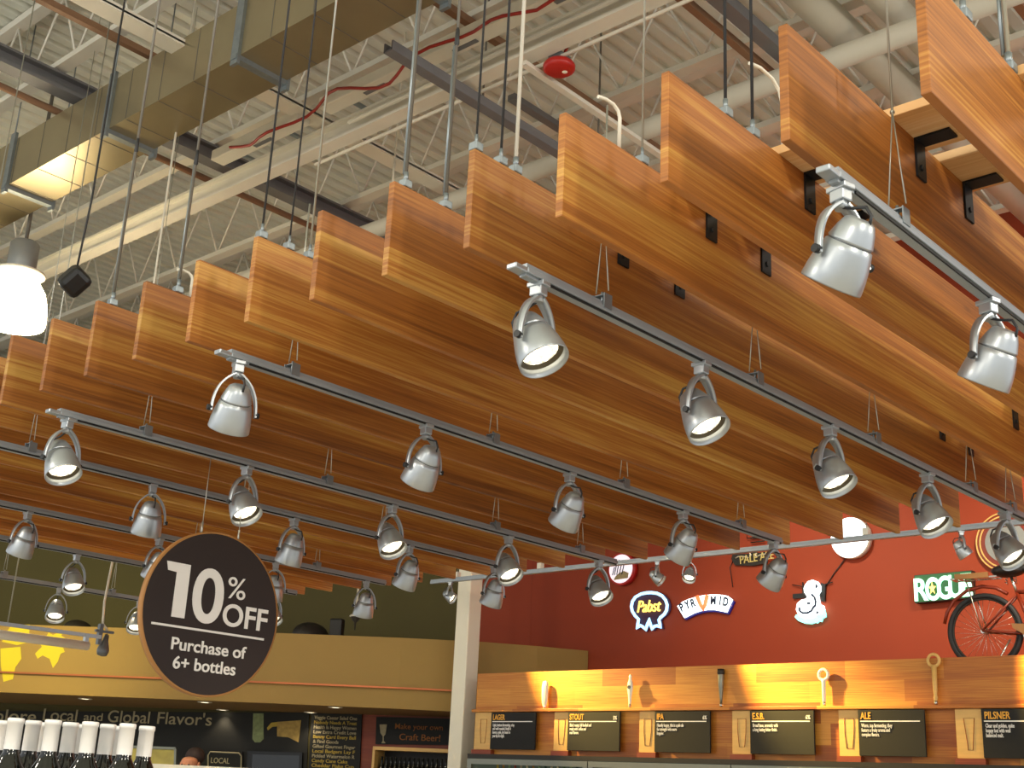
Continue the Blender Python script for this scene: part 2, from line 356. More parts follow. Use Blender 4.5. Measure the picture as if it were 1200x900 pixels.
# ------------------------------------------------------------------ roof steel
def joist(x, y0, y1, label):
    t = thing('bar_joist', label, 'roof joist', (x, y0, 5.2), 0, 'white open-web roof joists')
    Ln = y1 - y0
    kid(MB().box((0, Ln / 2, 0), (0.10, Ln, 0.05)), 'bottom_chord', M['joist'], t)
    kid(MB().box((0, Ln / 2, 0.755), (0.10, Ln, 0.07)), 'top_chord', M['joist'], t)
    w = MB(); n = int(Ln / 0.75)
    for i in range(n):
        a, c, d = i * 0.75, i * 0.75 + 0.375, (i + 1) * 0.75
        w.cyl((0, a, 0.02), (0, c, 0.73), 0.010, n=6); w.cyl((0, c, 0.73), (0, d, 0.02), 0.010, n=6)
    kid(w, 'web', M['joist'], t); return t
for i, x in enumerate((2.55, 3.88, 5.37, 6.81, 7.9, 9.1, 10.4)):
    joist(x, -3.0, min(22.0, 11.0 + (11.72 - x) * 2.08), 'white open-web roof joist under the corrugated deck, %s from the left' % ORD[i])
# lower beam with its wireway, red cable and conduit
t = thing('roof_beam', 'long white beam carrying conduit and the red alarm across the roof', 'roof beam', (5.36, -2, 4.66))
kid(MB().box((0, 12, 0.0), (0.12, 24, 0.022)).box((0, 12, 0.14), (0.12, 24, 0.022)).box((0, 12, 0.07), (0.02, 24, 0.13)), 'beam', M['whitepaint'], t)
kid(MB().cyl((-0.10, 0, 0.05), (-0.10, 8.6, 0.05), 0.016).cyl((0.09, 0, -0.03), (0.09, 9.2, -0.03), 0.014), 'conduit', M['whitepaint'], t)
def wireway(y0, y1, label):
    t = thing('wireway', label, 'wireway', (5.14, y0, 4.84), 0, 'white wireway lengths beside the roof beam')
    kid(MB().box((0, (y1 - y0) / 2, 0), (0.13, y1 - y0, 0.09), bevel=0.008), 'tray', M['whitepaint'], t)
    k = MB()
    for yy in [0.5 + 0.9 * i for i in range(int((y1 - y0) / 0.9))]: k.box((0.01, yy, -0.048), (0.035, 0.22, 0.006))
    kid(k, 'knockout', M['graysteel'], t)
    for yy in (0.25, y1 - y0 - 0.25): kid(MB().box((0.13, yy, -0.02), (0.2, 0.04, 0.02)), 'clip', M['zinc'], t)
wireway(-1.5, 6.75, 'long white wireway with dark slots beside the red alarm')
wireway(7.0, 8.1, 'short white wireway length left of the pale girder crossing')
c = MB(); pts = []
for i in range(60):
    yy = 1.0 + i * 0.115; pts.append((5.02 + 0.05 * math.sin(i * 0.9) * (1 if i > 30 else 0.3), yy, 4.75 + 0.05 * math.sin(i * 0.55)))
tag(c.tube(pts, 0.012, 6).build('red_cable', M['redcable']), 'thin red cable looping along the white roof beam', 'cable')
t = thing('alarm', 'round red ceiling alarm hung from the white roof beam', 'alarm', (5.49, 4.75, 4.6))
kid(MB().lathe([(0.0, -0.045), (0.085, -0.045), (0.105, -0.03), (0.108, -0.005), (0.095, 0.015), (0.0, 0.02)], 24), 'housing', M['red'], t)
kid(MB().sphere((0.03, -0.025, -0.042), 0.02, (1, 1, 0.5)), 'strobe', M['cream'], t)
kid(MB().box((0, 0, 0.045), (0.11, 0.11, 0.05), bevel=0.006), 'backbox', M['zinc'], t)
kid(MB().tube([(0, -0.03, 0.05), (-0.01, -0.10, 0.17), (-0.03, -0.18, 0.22), (-0.045, -0.25, 0.20), (-0.05, -0.22, 0.14), (-0.05, -0.12, 0.16), (-0.05, 0.05, 0.17)], 0.011, 8), 'cable', M['redcable'], t)
# girders and struts running along the boards
def xbar(name, label, cat, x0, x1, y, z, w, h, m, group=None, lip=False):
    k = MB().box(((x0 + x1) / 2, y, z), (x1 - x0, w, h))
    if lip: k.box(((x0 + x1) / 2, y - w / 2 + 0.006, z + h * 0.6), (x1 - x0, 0.012, h * 1.2)).box(((x0 + x1) / 2, y + w / 2 - 0.006, z + h * 0.6), (x1 - x0, 0.012, h * 1.2))
    return tag(k.build(name, m), label, cat, group)
xbar('girder', 'pale wide-flange girder crossing under the roof left of the red alarm', 'girder', -3, 12, 7.0, 4.86, 0.16, 0.03, M['whitepaint'], lip=True)
t = thing('girder', 'dark grey roof girder with brown pipe beside it, behind the metal duct', 'girder', (-3, 8.50, 5.02))
kid(MB().box((7.5, 0, 0), (15, 0.14, 0.03)).box((7.5, 0, 0.12), (15, 0.14, 0.02)).box((7.5, 0, 0.06), (15, 0.02, 0.12)), 'beam', M['graysteel'], t)
kid(MB().cyl((0, 0.25, -0.03), (15, 0.25, -0.03), 0.028), 'pipe', M['rust'], t)
t = thing('strut', 'dark grey perforated strut hung below the roof beam at top centre', 'strut', (4.62, 5.47, 4.55))
kid(MB().box((1.5, 0, 0), (3.0, 0.082, 0.012)).box((1.5, -0.036, 0.03), (3.0, 0.012, 0.07)).box((1.5, 0.036, 0.03), (3.0, 0.012, 0.07)), 'channel', M['graysteel'], t)
for x in (0.9, 2.2): kid(MB().cyl((x, 0, 0.03), (x, 0, 1.45), 0.008), 'drop_rod', M['rod'], t)
xbar('pipe', 'thin brown primed pipe passing right behind the red alarm', 'pipe', 2.0, 8.0, 5.44, 5.12, 0.055, 0.055, M['rust'])
xbar('pipe', 'short brown pipe between the two nearest wood boards at upper right', 'pipe', 4.9, 8.5, 3.90, 4.85, 0.05, 0.05, M['rust'])
xbar('strut', 'thick dark strut left of the second nearest wood board', 'strut', 3.0, 7.6, 3.72, 4.86, 0.10, 0.08, M['graysteel'])
xbar('strut', 'pale thin angle running behind the fourth hanging board', 'strut', 5.3, 9.0, 4.9, 4.58, 0.05, 0.03, M['whitepaint'])
xbar('strut', 'brown strut at the far upper right corner', 'strut', 3.5, 9.0, 2.35, 5.0, 0.06, 0.05, M['rust'])
xbar('strut', 'dark slim strut under the deck between alarm and pale pipe', 'strut', 6.2, 7.0, 5.84, 5.1, 0.07, 0.05, M['graysteel'])
xbar('strut', 'brown strut high at top left above the metal duct', 'strut', 1.0, 4.2, 7.6, 5.1, 0.05, 0.05, M['rust'])
def xpipe(label, x0, x1, y, z, r):
    k = MB().cyl((x0, y, z), (x1, y, z), r, n=20)
    return tag(k.build('pipe', M['pipe']), label, 'pipe', 'fat pale pipes under the roof')
xpipe('fat pale pipe right of the second nearest board, left one of two', 4.6, 12.08, 3.38, 5.0, 0.115)
xpipe('fat pale pipe right of the second nearest board, right one of two', 4.6, 12.08, 3.0, 5.0, 0.098)
t = MB().cyl((6.655, 0, 4.70), (6.655, 15, 4.70), 0.078, n=16).build('pipe', M['pipe']); tag(t, 'pale pipe crossing the roof behind the wood board tops', 'pipe')

# sheet metal duct
t = thing('duct', 'long rectangular sheet metal duct across the upper left', 'duct', (4.01, 1.5, 4.5))
DL = 12.0; dw, dh = 0.385, 0.42
kid(MB().box((dw / 2, DL / 2, dh / 2), (dw, DL, dh)), 'duct_body', M['duct'], t)
for yy in (0.6, 1.75, 3.23, 4.75, 6.33, 7.83, 9.3, 10.8):
    k = MB().box((-0.012, yy, dh / 2 - 0.01), (0.024, 0.075, dh + 0.12)).box((dw + 0.012, yy, dh / 2 - 0.01), (0.024, 0.075, dh + 0.12)).box((dw / 2, yy, -0.018), (dw + 0.06, 0.06, 0.036))
    k.cyl((-0.012, yy, dh), (-0.012, yy, 1.5), 0.006).cyl((dw + 0.012, yy, dh), (dw + 0.012, yy, 1.5), 0.006)
    kid(k, 'hanger_strap', M['zinc'], t)
k = MB()
for i in range(28): k.box((dw / 2, 0.2 + i * 0.42, -0.001), (dw - 0.01, 0.006, 0.004)).box((-0.001, 0.2 + i * 0.42, dh / 2), (0.004, 0.006, dh - 0.01))
kid(k, 'seam', M['rod'], t)

# high bay lamp with glass dome
t = thing('high_bay_lamp', 'glowing glass-domed high bay lamp at left edge under the duct', 'pendant lamp', (4.49, 9.86, 3.565))
kid(MB().lathe([(0.263, 0.000), (0.273, 0.022), (0.273, 0.090), (0.263, 0.190), (0.230, 0.302), (0.179, 0.381), (0.134, 0.423)], 32), 'glass_dome', M['glasswhite'], t)
kid(MB().lathe([(0.123, 0.442), (0.207, 0.448), (0.207, 0.470), (0.123, 0.476)], 32, cap0=True, cap1=True), 'ring', M['cream'], t)
kid(MB().lathe([(0.112, 0.476), (0.121, 0.493), (0.121, 0.728), (0.106, 0.750)], 28, cap0=True, cap1=True), 'ballast_housing', M['ballast'], t)
kid(MB().cyl((0, 0, 0.74), (0, 0, 2.43), 0.016), 'stem', M['rod'], t)
lamp('bulb_light', 'POINT', (0, 0, 0.12), BAY_POWER * 0.55, BAY_COLOR, t, size=0.12)

t = thing('speaker', 'small black speaker hung under the roof beside the glowing lamp', 'speaker', (3.14, 6.21, 2.6))
R_ = Matrix.Rotation(0.5, 3, 'Y') @ Matrix.Rotation(0.6, 3, 'X')
kid(MB().box((0, 0, 0), (0.13, 0.15, 0.15), R_, bevel=0.03), 'cabinet', M['black'], t)
kid(MB().tube([(0, 0, 0.07), (0.02, 0, 0.5), (0.02, 0, 3.38)], 0.006, 6), 'hanging_wire', M['darkrod'], t)

# ------------------------------------------------------------------ the wood canopy
XB0, XB1, ZB0, ZB1, TB = 2.07, 5.80, 1.314, 1.594, 0.022
NB = 22
proto = None
for k in range(NB):
    yk = 0.871 + 0.3048 * k
    if proto is None:
        proto = thing('wood_board', '', 'board', (XB0, yk, ZB0), 0, 'parallel hanging wood boards')
        kid(MB().box(((XB1 - XB0) / 2, -TB / 2, (ZB1 - ZB0) / 2), (XB1 - XB0, TB, ZB1 - ZB0), bevel=0.002), 'plank', M['board'], proto)
        for bx in (0.64, 0.93, 2.85, 3.14):                          # angle brackets on the face towards the camera
            kid(MB().box((bx, -TB - 0.003, 0.227), (0.05, 0.006, 0.105)).box((bx, -TB - 0.045, 0.2765), (0.05, 0.09, 0.006))
                .cyl((bx, -TB - 0.004, 0.205), (bx, -TB - 0.011, 0.205), 0.008), 'angle_bracket', M['bracket'], proto)
        o = proto
    else:
        o = copy_tree(proto); o.location.y = yk
    o['label'] = 'orange-brown wood board hanging on edge, %s from the right' % ORD[k]
for x0, lab in ((2.56, 'nearest flat wood plank lying across the tops of the hanging boards'), (2.84, 'second nearest flat plank lying across the board tops'),
                (4.84, 'third flat plank lying across the board tops, near their far ends'), (5.12, 'farthest flat plank lying across the board tops')):
    tag(MB().box((x0 + 0.105, 3.95, ZB1 + 0.0125), (0.21, 7.3, 0.025), bevel=0.002).build('cross_plank', M['cross']), lab, 'plank', 'flat planks across the board tops')

# rods and cables that carry the canopy
def hanger(x, y, m, label, r=0.007, kind='rod', lower=0.0, name='suspension_rod'):
    t = thing(name, label, 'suspension rod', (x, y, ZB1), 0, 'rods and cables from roof to boards')
    r *= 0.6
    kid(MB().cyl((0, 0, 0.03), (0, 0, ZD - ZB1), r, n=8), 'rod', M[m], t)
    kid(MB().box((0, 0, 0.012), (0.03, 0.028, 0.024), bevel=0.003).cyl((0, 0, 0.02), (0, 0, 0.05), r * 1.5, n=8), 'clip', M['zinc'], t)
    if lower:
        kid(MB().cyl((0.004, 0.012, 0.05), (0.004, 0.012, lower), 0.0055, n=8), 'tail', M['zinc'], t)
        kid(MB().lathe([(0.003, lower - 0.01), (0.008, lower), (0.006, lower + 0.05), (0.003, lower + 0.06)], 10), 'turnbuckle', M['black'], t)
def by(k): return 0.871 + 0.3048 * k - TB / 2
hanger(2.13, by(10), 'rod', 'steel rod rising from the eleventh board, left of the tall duct hangers', 0.009, lower=0.62)
hanger(2.20, by(9), 'rod', 'steel rod rising from the tenth board under the duct', 0.008, lower=0.5)
hanger(2.12, by(5), 'rod', 'steel rod clamped on the near end of the sixth board', 0.008, lower=0.75)
hanger(2.28, by(5), 'rod', 'steel rod clamped a little behind on the sixth board', 0.008, lower=0.55)
hanger(2.09, by(7), 'darkrod', 'dark cable at the near end of the eighth board', 0.006)
hanger(2.197, by(7), 'darkrod', 'dark cable in the middle of three on the eighth board', 0.005)
hanger(2.28, by(7), 'wire', 'pale wire farthest of three on the eighth board', 0.006)
hanger(2.084, by(4), 'darkrod', 'dark cable at the near end of the fifth board', 0.005)
hanger(2.18, by(4), 'darkrod', 'dark cable hanging from the grey strut to the fifth board', 0.006)
hanger(2.24, by(4), 'whitepaint', 'cream conduit behind the dark cable on the fifth board', 0.009)
hanger(2.40, by(3), 'wire', 'pale thin wire on the fourth board below the red alarm', 0.005)
hanger(2.325, by(2), 'darkrod', 'black cable on the third board, left one of two', 0.007)
hanger(2.45, by(2), 'darkrod', 'black cable on the third board, right one of two', 0.007)
hanger(2.54, by(0), 'wire', 'bright steel rod with turnbuckle behind the nearest board', 0.010, lower=0.3)
hanger(2.29, by(0), 'wire', 'thin steel rod behind the top edge of the nearest board', 0.008)
for x, y, hh, lab in ((2.30, by(3), 0.55, 'curved cream flexible conduit dropping behind the fourth board'), (2.60, by(2), 1.0, 'curved cream flexible conduit beside the cables on the third board'),
                  (2.25, by(9), 0.4, 'curved cream flexible conduit behind the tenth board')):
    tag(MB().tube([(x - a * hh, y + b2, ZB1 + c2 * hh) for a, b2, c2 in ((0, 0, 0), (0, 0, 0.17), (0.012, 0, 0.20), (0.04, 0.004, 0.225), (0.09, 0.01, 0.235), (0.14, 0.012, 0.225))], 0.005, 8)
        .build('flexible_conduit', M['cream']), lab, 'conduit', 'cream conduits behind the boards')

# ------------------------------------------------------------------ light tracks
TR = {'R': (1.06, 1.2, 2.07, 5.25, 'track in the upper right corner'), 'A': (1.88, 1.2, 2.07, 5.25, 'long track right of centre'),
      'B': (3.06, 1.22, 2.07, 5.30, 'track starting left of centre'), 'C': (4.05, 1.2, 2.07, 5.30, 'track beginning at far left'),
      'D': (4.68, 1.2, 0.9, 5.22, 'track just above the round sign'), 'E': (5.85, 1.22, 1.2, 5.30, 'track crossing behind the round sign'),
      'G': (6.72, 1.215, 1.6, 5.30, 'track under the last board'), 'F': (8.0, 1.2, 2.4, 4.98, 'pale track before the olive wall')}
HANG = {'R': (2.36, 3.7), 'A': (2.38, 3.13, 3.9, 4.72, 5.12), 'B': (2.31, 3.25, 4.05, 4.95), 'C': (2.42, 3.3, 4.35, 5.0), 'D': (2.3, 3.35, 4.2), 'E': (2.4, 3.9, 4.75), 'G': (2.6, 4.4), 'F': (3.9, 4.7)}
def track(key):
    y, z, x0, x1, lab = TR[key]
    t = thing('light_track', 'grey metal ' + lab, 'light track', (x0, y, z), 0, 'grey ceiling light tracks')
    Ln = x1 - x0
    kid(MB().box((Ln / 2, 0, 0), (Ln, 0.036, 0.014), bevel=0.002).box((Ln / 2, 0, 0.012), (Ln, 0.026, 0.012)).box((Ln / 2, 0, -0.010), (Ln, 0.020, 0.008)), 'rail', M['track'], t)
    kid(MB().box((Ln / 2 + 0.03, -0.0115, -0.0105), (Ln - 0.08, 0.005, 0.0055)), 'slot', M['slot'], t)
    kid(MB().box((-0.02, 0, 0), (0.045, 0.032, 0.014), bevel=0.003), 'end_tab', M['silver'], t)
    for hx in HANG[key]:
        c = kid(MB().box((hx - x0, 0.019, 0.02), (0.032, 0.003, 0.04)).box((hx - x0, -0.019, 0.02), (0.032, 0.003, 0.04)).box((hx - x0, 0, 0.039), (0.02, 0.04, 0.003)).cyl((hx - x0, 0, 0.01), (hx - x0, 0, 0.05), 0.004), 'hanger_clip', M['zinc'], t)
        top = ZD - z if key in 'RF' else 0.60
        kid(MB().cyl((hx - x0, 0.02, 0.05), (hx - x0, 0, 0.28), 0.0018, n=6).cyl((hx - x0, -0.02, 0.05), (hx - x0, 0, 0.28), 0.0018, n=6).cyl((hx - x0, 0, 0.27), (hx - x0, 0, top), 0.003, n=6).sphere((hx - x0, 0, 0.28), 0.006, n=8), 'hanger_wire', M['wire'], c)
    return t
for k in TR: track(k)
XT, ZT_ = 9.85, 2.216
t = thing('light_track', 'pale grey wall-wash track hung in front of the red wall beyond the boards', 'light track', (XT, 2.7, ZT_), 0, 'grey ceiling light tracks')
kid(MB().box((0, 3.7, 0), (0.045, 7.4, 0.03), bevel=0.004).box((0, 3.7, 0.022), (0.03, 7.4, 0.02)), 'rail', M['track'], t)
for yy in (0.6, 2.15, 4.0, 5.8, 7.0):
    kid(MB().box((0, yy, 0.06), (0.06, 0.05, 0.06), bevel=0.004), 'hanger_clip', M['whitepaint'], t)
    kid(MB().cyl((0, yy, 0.08), (0, yy, ZD - ZT_), 0.004, n=6), 'hanger_wire', M['wire'], t)

# ------------------------------------------------------------------ spotlights
PIV = -0.155
def make_head():
    t = thing('track_spotlight', '', 'spotlight', (0, 0, 0))
    kid(MB().box((0, 0, -0.004), (0.05, 0.032, 0.012), bevel=0.002).box((0, 0, -0.021), (0.036, 0.029, 0.026), bevel=0.003), 'adapter', M['silver'], t)
    kid(MB().cyl((0, 0, -0.03), (0, 0, -0.050), 0.013, n=16), 'swivel', M['silver'], t)
    a = MB(); n = 14
    for s in (-1, 1):
        prof = []
        for i in range(n + 1):
            q = i / n
            yy = 0.007 + 0.061 * (1 - (1 - q) ** 2.1); zz = -0.038 - 0.125 * (0.45 * q * q + 0.55 * q)
            prof.append((yy, zz, 0.015 - 0.007 * q))
        rows = []
        for i, (yy, zz, hw) in enumerate(prof):
            p0 = Vector((0, *prof[max(i - 1, 0)][:2])); p1 = Vector((0, *prof[min(i + 1, n)][:2])); tg = (p1 - p0).normalized(); nn = Vector((0, -tg.z, tg.y)) * 0.0028
            c = Vector((0, yy, zz)); rows.append([a.b.verts.new(Vector((sx * hw, s * (c.y + k * nn.y), c.z + k * nn.z))) for sx, k in ((-1, -1), (1, -1), (1, 1), (-1, 1))])
        for r0_, r1_ in zip(rows, rows[1:]):
            for k in range(4): f = a.b.faces.new((r0_[k], r0_[(k + 1) % 4], r1_[(k + 1) % 4], r1_[k])); f.smooth = k in (0, 2)
        a.b.faces.new(rows[0]); a.b.faces.new(rows[-1][::-1])
    kid(a, 'yoke', M['silver'], t)
    for s in (-1, 1): kid(MB().cyl((0, s * 0.0665, PIV), (0, s * 0.080, PIV), 0.009, n=14), 'knob', M['black'], t)
    h = kid(MB().lathe([(0.0, 0.083), (0.022, 0.083), (0.031, 0.077), (0.039, 0.060), (0.0465, 0.036), (0.047, 0.034), (0.0445, 0.032), (0.0445, 0.029), (0.0485, 0.027), (0.052, 0.015),
                        (0.0575, -0.008), (0.061, -0.030), (0.0630, -0.055), (0.0620, -0.058), (0.0600, -0.057), (0.0580, -0.042), (0.0560, -0.030)], 36), 'housing', M['silver'], t, (0, 0, PIV))
    kid(MB().lathe([(0.0448, 0.0325), (0.0455, 0.0305), (0.0448, 0.0285)], 36), 'groove', M['silver_dark'], h)
    kid(MB().lathe([(0.0575, -0.036), (0.045, -0.027)], 36), 'reflector', M['reflector'], h)
    kid(MB().lathe([(0.0, -0.0335), (0.025, -0.032), (0.0455, -0.0285), (0.0455, -0.026), (0.0, -0.026)], 32), 'lens', M['lens'], h)
    kid(MB().tube([(0.0, 0.0, -0.045), (0.03, 0.0, -0.058), (0.06, 0.004, -0.066), (0.072, 0.004, -0.09), (0.066, 0.003, -0.11)], 0.0035, 6), 'cord', M['cord'], t)
    lamp('spot_light', 'SPOT', (0, 0, -0.06), SPOT_POWER, SPOT_COLOR, h, 0.03, aim=(0, 0, -1), angle=58, blend=0.8)
    return t
HEADS = [('R', 2.10, -105, 37), ('R', 2.84, -105, 32), ('A', 2.13, 95, 28), ('A', 2.84, 89, 30), ('A', 3.59, 84, 29), ('A', 4.32, 78, 31), ('A', 5.05, 76, 36),
 ('B', 2.11, -109, 31), ('B', 2.91, -100, 36), ('B', 3.70, -101, 37), ('B', 4.48, -101, 42), ('B', 5.24, -101, 43),
 ('C', 2.11, 96, 28), ('C', 2.89, 96, 34), ('C', 3.68, 87, 34), ('C', 4.45, 83, 37), ('C', 5.16, 76, 35),
 ('D', 2.87, -111, 24), ('D', 3.64, -93, 22), ('D', 4.39, -94, 28), ('D', 5.04, -101, 26),
 ('E', 2.92, -88, 25), ('E', 3.67, -89, 26), ('E', 4.45, -113, 22), ('E', 5.15, -111, 22),
 ('G', 3.69, 82, 30), ('G', 5.12, 83, 30), ('F', 4.30, 63, 29), ('F', 4.92, 58, 30)]
head0 = None
def place_head(x, y, z, pan, tilt, label):
    global head0
    if head0 is None: head0 = make_head(); o = head0
    else: o = copy_tree(head0)
    o.location = (x, y, z + E); o.rotation_euler = (0, 0, math.radians(pan)); o['label'] = label; o['group'] = 'silver track spotlights'
    for c in o.children:
        if c.name.startswith('housing'): c.rotation_euler = (0, math.radians(tilt), 0)
        if c.name.startswith('cord') and tilt > 60: c.scale.z = 0.8
    return o
cnt = {}
for key, x, pan, tilt in HEADS:
    y, z, x0, x1, lab = TR[key]; i = cnt[key] = cnt.get(key, 0) + 1
    place_head(x, y, z - 0.012, pan, tilt, 'silver spotlight %s, %s on the %s' % ('with lit lens showing' if key in 'ACGF' else 'seen from behind', ORD[i - 1], lab))
# heads on the wall-wash track, aimed down along the plank wall over the coolers
for yy, tgt, on_, lab in ((9.80, (10.4, 8.05, 0.86), 1, 'small silver spotlight at the left end of the wall-wash track beside the column'),
                     (7.02, (10.4, 5.65, 0.86), 1, 'small silver spotlight on the wall-wash track above the blue ribbon neon sign'),
                     (6.65, (9.0, 6.4, 0.6), 0, 'small silver spotlight with lit lens on the wall-wash track above the arched neon banner'),
                     (4.03, (10.4, 3.4, 0.86), 1, 'small silver spotlight on the wall-wash track above the green neon sign')):
    d = (Vector(tgt) - Vector((XT, yy, ZT_ - 0.17))).normalized()
    o = place_head(XT, yy, ZT_ - 0.016, math.degrees(math.atan2(-d.y, -d.x)), math.degrees(math.acos(-d.z)), lab)
    for c in o.children:
        for g in c.children:
            if g.type == 'LIGHT' and on_:
                g.data = g.data.copy(); g.data.energy = WASH_POWER; g.data.color = WASH_COLOR; g.data.spot_size = math.radians(44); g.data.spot_blend = 1.0; g.location.z = -0.10

# ------------------------------------------------------------------ round hanging sign
SY = 4.05; sc_ = on(247, 719, 1, SY); SR = 0.300
t = thing('round_sign', 'round dark brown hanging sign offering ten percent off', 'sign', sc_)
kid(MB().cyl((0, 0.011, 0), (0, -0.011, 0), SR, n=72), 'panel', [M['signbrown']], t)
kid(MB().lathe([(SR, -0.012), (SR + 0.007, -0.012), (SR + 0.007, 0.012), (SR, 0.012)], 72, Matrix.Rotation(PI / 2, 4, 'X')), 'rim', M['signedge'], t)
yo = -0.0125
def fit(body, x0, x1, z0, z1, bold, name='lettering', skip=0.7):
    o = letters(body, 0.1, M['signtext'], t, (0, 0, 0), 1.0, bold, name=name); vs = o.data.vertices
    lo = min(p.co.x for p in vs); hi = max(p.co.x for p in vs)
    o.data.transform(Matrix.Translation((x0, yo, z0)) @ Matrix.Diagonal(((x1 - x0) / (hi - lo), 1, (z1 - z0) / (skip * 0.1), 1)) @ Matrix.Translation((-lo, 0, 0))); return o
kid(MB().prism([(-0.178, -0.035), (-0.122, -0.035), (-0.122, 0.163), (-0.225, 0.163), (-0.216, 0.131), (-0.178, 0.128)], (yo - 0.0015, yo + 0.0015)), 'numeral', M['signtext'], t)
fit('0', -0.098, 0.040, -0.035, 0.163, 0.016, 'numeral'); fit('%', 0.055, 0.138, 0.068, 0.150, 0.0); fit('OFF', 0.046, 0.256, -0.036, 0.046, 0.016)
kid(MB().box((-0.004, yo, -0.068), (0.505, 0.003, 0.008)), 'underline', M['signtext'], t)
fit('Purchase of', -0.162, 0.172, -0.150, -0.106, 0.014); fit('6+ bottles', -0.145, 0.132, -0.216, -0.172, 0.014)
for sx in (-0.085, 0.085):
    kid(MB().cyl((sx, 0, SR - 0.015), (sx, 0, SR + 0.035), 0.004, n=8), 'hook', M['wire'], t)
    kid(MB().cyl((sx, 0, SR + 0.03), (sx, 0, 1.188 - sc_.z), 0.0016, n=6), 'wire', M['wire'], t)

# ------------------------------------------------------------------ column
t = thing('support_column', 'cream square steel column standing left of the beer coolers', 'column', (10.55, 10.17, -E))
cw = 0.205
kid(MB().box((0, 0, 3.375), (cw, cw, 6.74), bevel=0.012), 'shaft', M['column'], t)
kid(MB().box((0, 0, 0.01), (0.34, 0.34, 0.02)), 'base_plate', M['zinc'], t)

# ------------------------------------------------------------------ coolers and plank wall
XP = 10.4; YL, YR = 9.83, 1.5; ZP0, ZP1 = 0.412, 1.268; ZL = 0.864
t = thing('plank_fascia', 'honey-coloured plank wall panel above the beer coolers', 'wall panel', (XP, (YL + YR) / 2, 0))
hw = (YL - YR) / 2
kid(MB().box((0.02, 0, (ZL + ZP1) / 2), (0.04, 2 * hw, ZP1 - ZL)), 'upper_planks', M['butcher'], t)
kid(MB().box((0.02, 0, (ZP0 + ZL) / 2), (0.04, 2 * hw, ZL - ZP0)), 'lower_planks', M['butcher'], t)
kid(MB().box((-0.035, 0, ZL), (0.07, 2 * hw, 0.03), bevel=0.004), 'ledge', M['butcher'], t)
kid(MB().box((0.85, -0.2, 1.20), (1.61, 2 * hw - 0.4, 0.03)), 'top_deck', M['butcher'], t)

names = [('LAGER', 'Light, bottom fermenting, crisp\nand well rounded, finally it\nleaves a pale, dry head on\nyour lip & is light.', '', 576, 628, 557),
 ('STOUT', 'Black roasty, full bodied and\nready with coffee and\nmalt flavors.', '5%', 666, 727, 650),
 ('IPA', 'Heavily hoppy, this is a pale ale\nfor strength with more\nhoppier.', '6%', 768, 833, 750),
 ('E.S.B.', 'Broad base, aromatic with\na long lasting bitter finish.', '6%', 880, 955, 859),
 ('ALE', 'Warm, top fermenting, they\nfeature a fruity aroma and\ncomplex flavors.', '', 1007, 1085, 984),
 ('PILSNER', 'Clear and golden, quite\nhoppy but with well\nbalanced malt.', '', 1152, 1234, 1121)]
wd_ = {'LAGER': 'lager', 'STOUT': 'stout', 'IPA': 'pale ale', 'E.S.B.': 'bitter', 'ALE': 'ale', 'PILSNER': 'pilsner'}
for nm, body, pct, u0_, u1_, up_ in names:
    pl = on(u0_, 858, 0, XP - 0.05); pr_ = on(u1_, 858, 0, XP - 0.05); pp = on(up_, 858, 0, XP - 0.02)
    wl = pl.y - pr_.y
    t = thing('beer_style_sign', 'black menu sign about %s with a light wood plaque at its left' % wd_[nm], 'sign', (XP, pl.y, 0.648), -PI / 2, 'beer style signs below the ledge')
    tilt = Matrix.Rotation(-0.10, 3, 'X')
    kid(MB().box((wl / 2, -0.055, 0.005), (wl, 0.02, 0.38), bevel=0.002), 'board', M['blacksign'], t)
    kid(MB().box((0.06, -0.0235, 0), (0.10, 0.045, 0.2)), 'mount', M['bracket'], t)
    pw = pp.y - pl.y
    q = kid(MB().box((-pw / 2 - 0.002, -0.02, 0.005), (pw - 0.008, 0.03, 0.39), bevel=0.002), 'plaque', M['plaque'], t)
    kid(MB().box((-pw / 2, -0.03, -0.215), (pw + 0.02, 0.06, 0.045)), 'plaque_block', M['redwood'], t)
    g = MB(); hgt = 0.25; gw = 0.045
    shp = {'PILSNER': [(-1, .5), (-.5, -.3), (-.45, -.5), (.45, -.5), (.5, -.3), (1, .5)]}.get(nm, [(-1, .5), (-.95, 0), (-.62, -.5), (.62, -.5), (.95, 0), (1, .5)])
    g.tube([(-pw / 2 + x * gw, -0.0365, z * hgt) for x, z in shp], 0.003, 5, closed=True)
    kid(g, 'glass_outline', M['redwood'], q)
    letters(nm, 0.08, M['orangetext'], t, (0.025, -0.067, 0.118), 0.72, 0.02, name='heading')
    kid(MB().box((wl * 0.5 - 0.01, -0.066, 0.100), (wl - 0.06, 0.002, 0.009)), 'rule', M['signtext'], t)
    letters(body, 0.044, M['signtext'], t, (0.03, -0.067, 0.050), 0.56, 0.014, name='description', line=0.85)
    if pct: letters(pct, 0.05, M['signtext'], t, (wl - 0.08, -0.067, 0.118), 0.8, 0.015, name='strength')

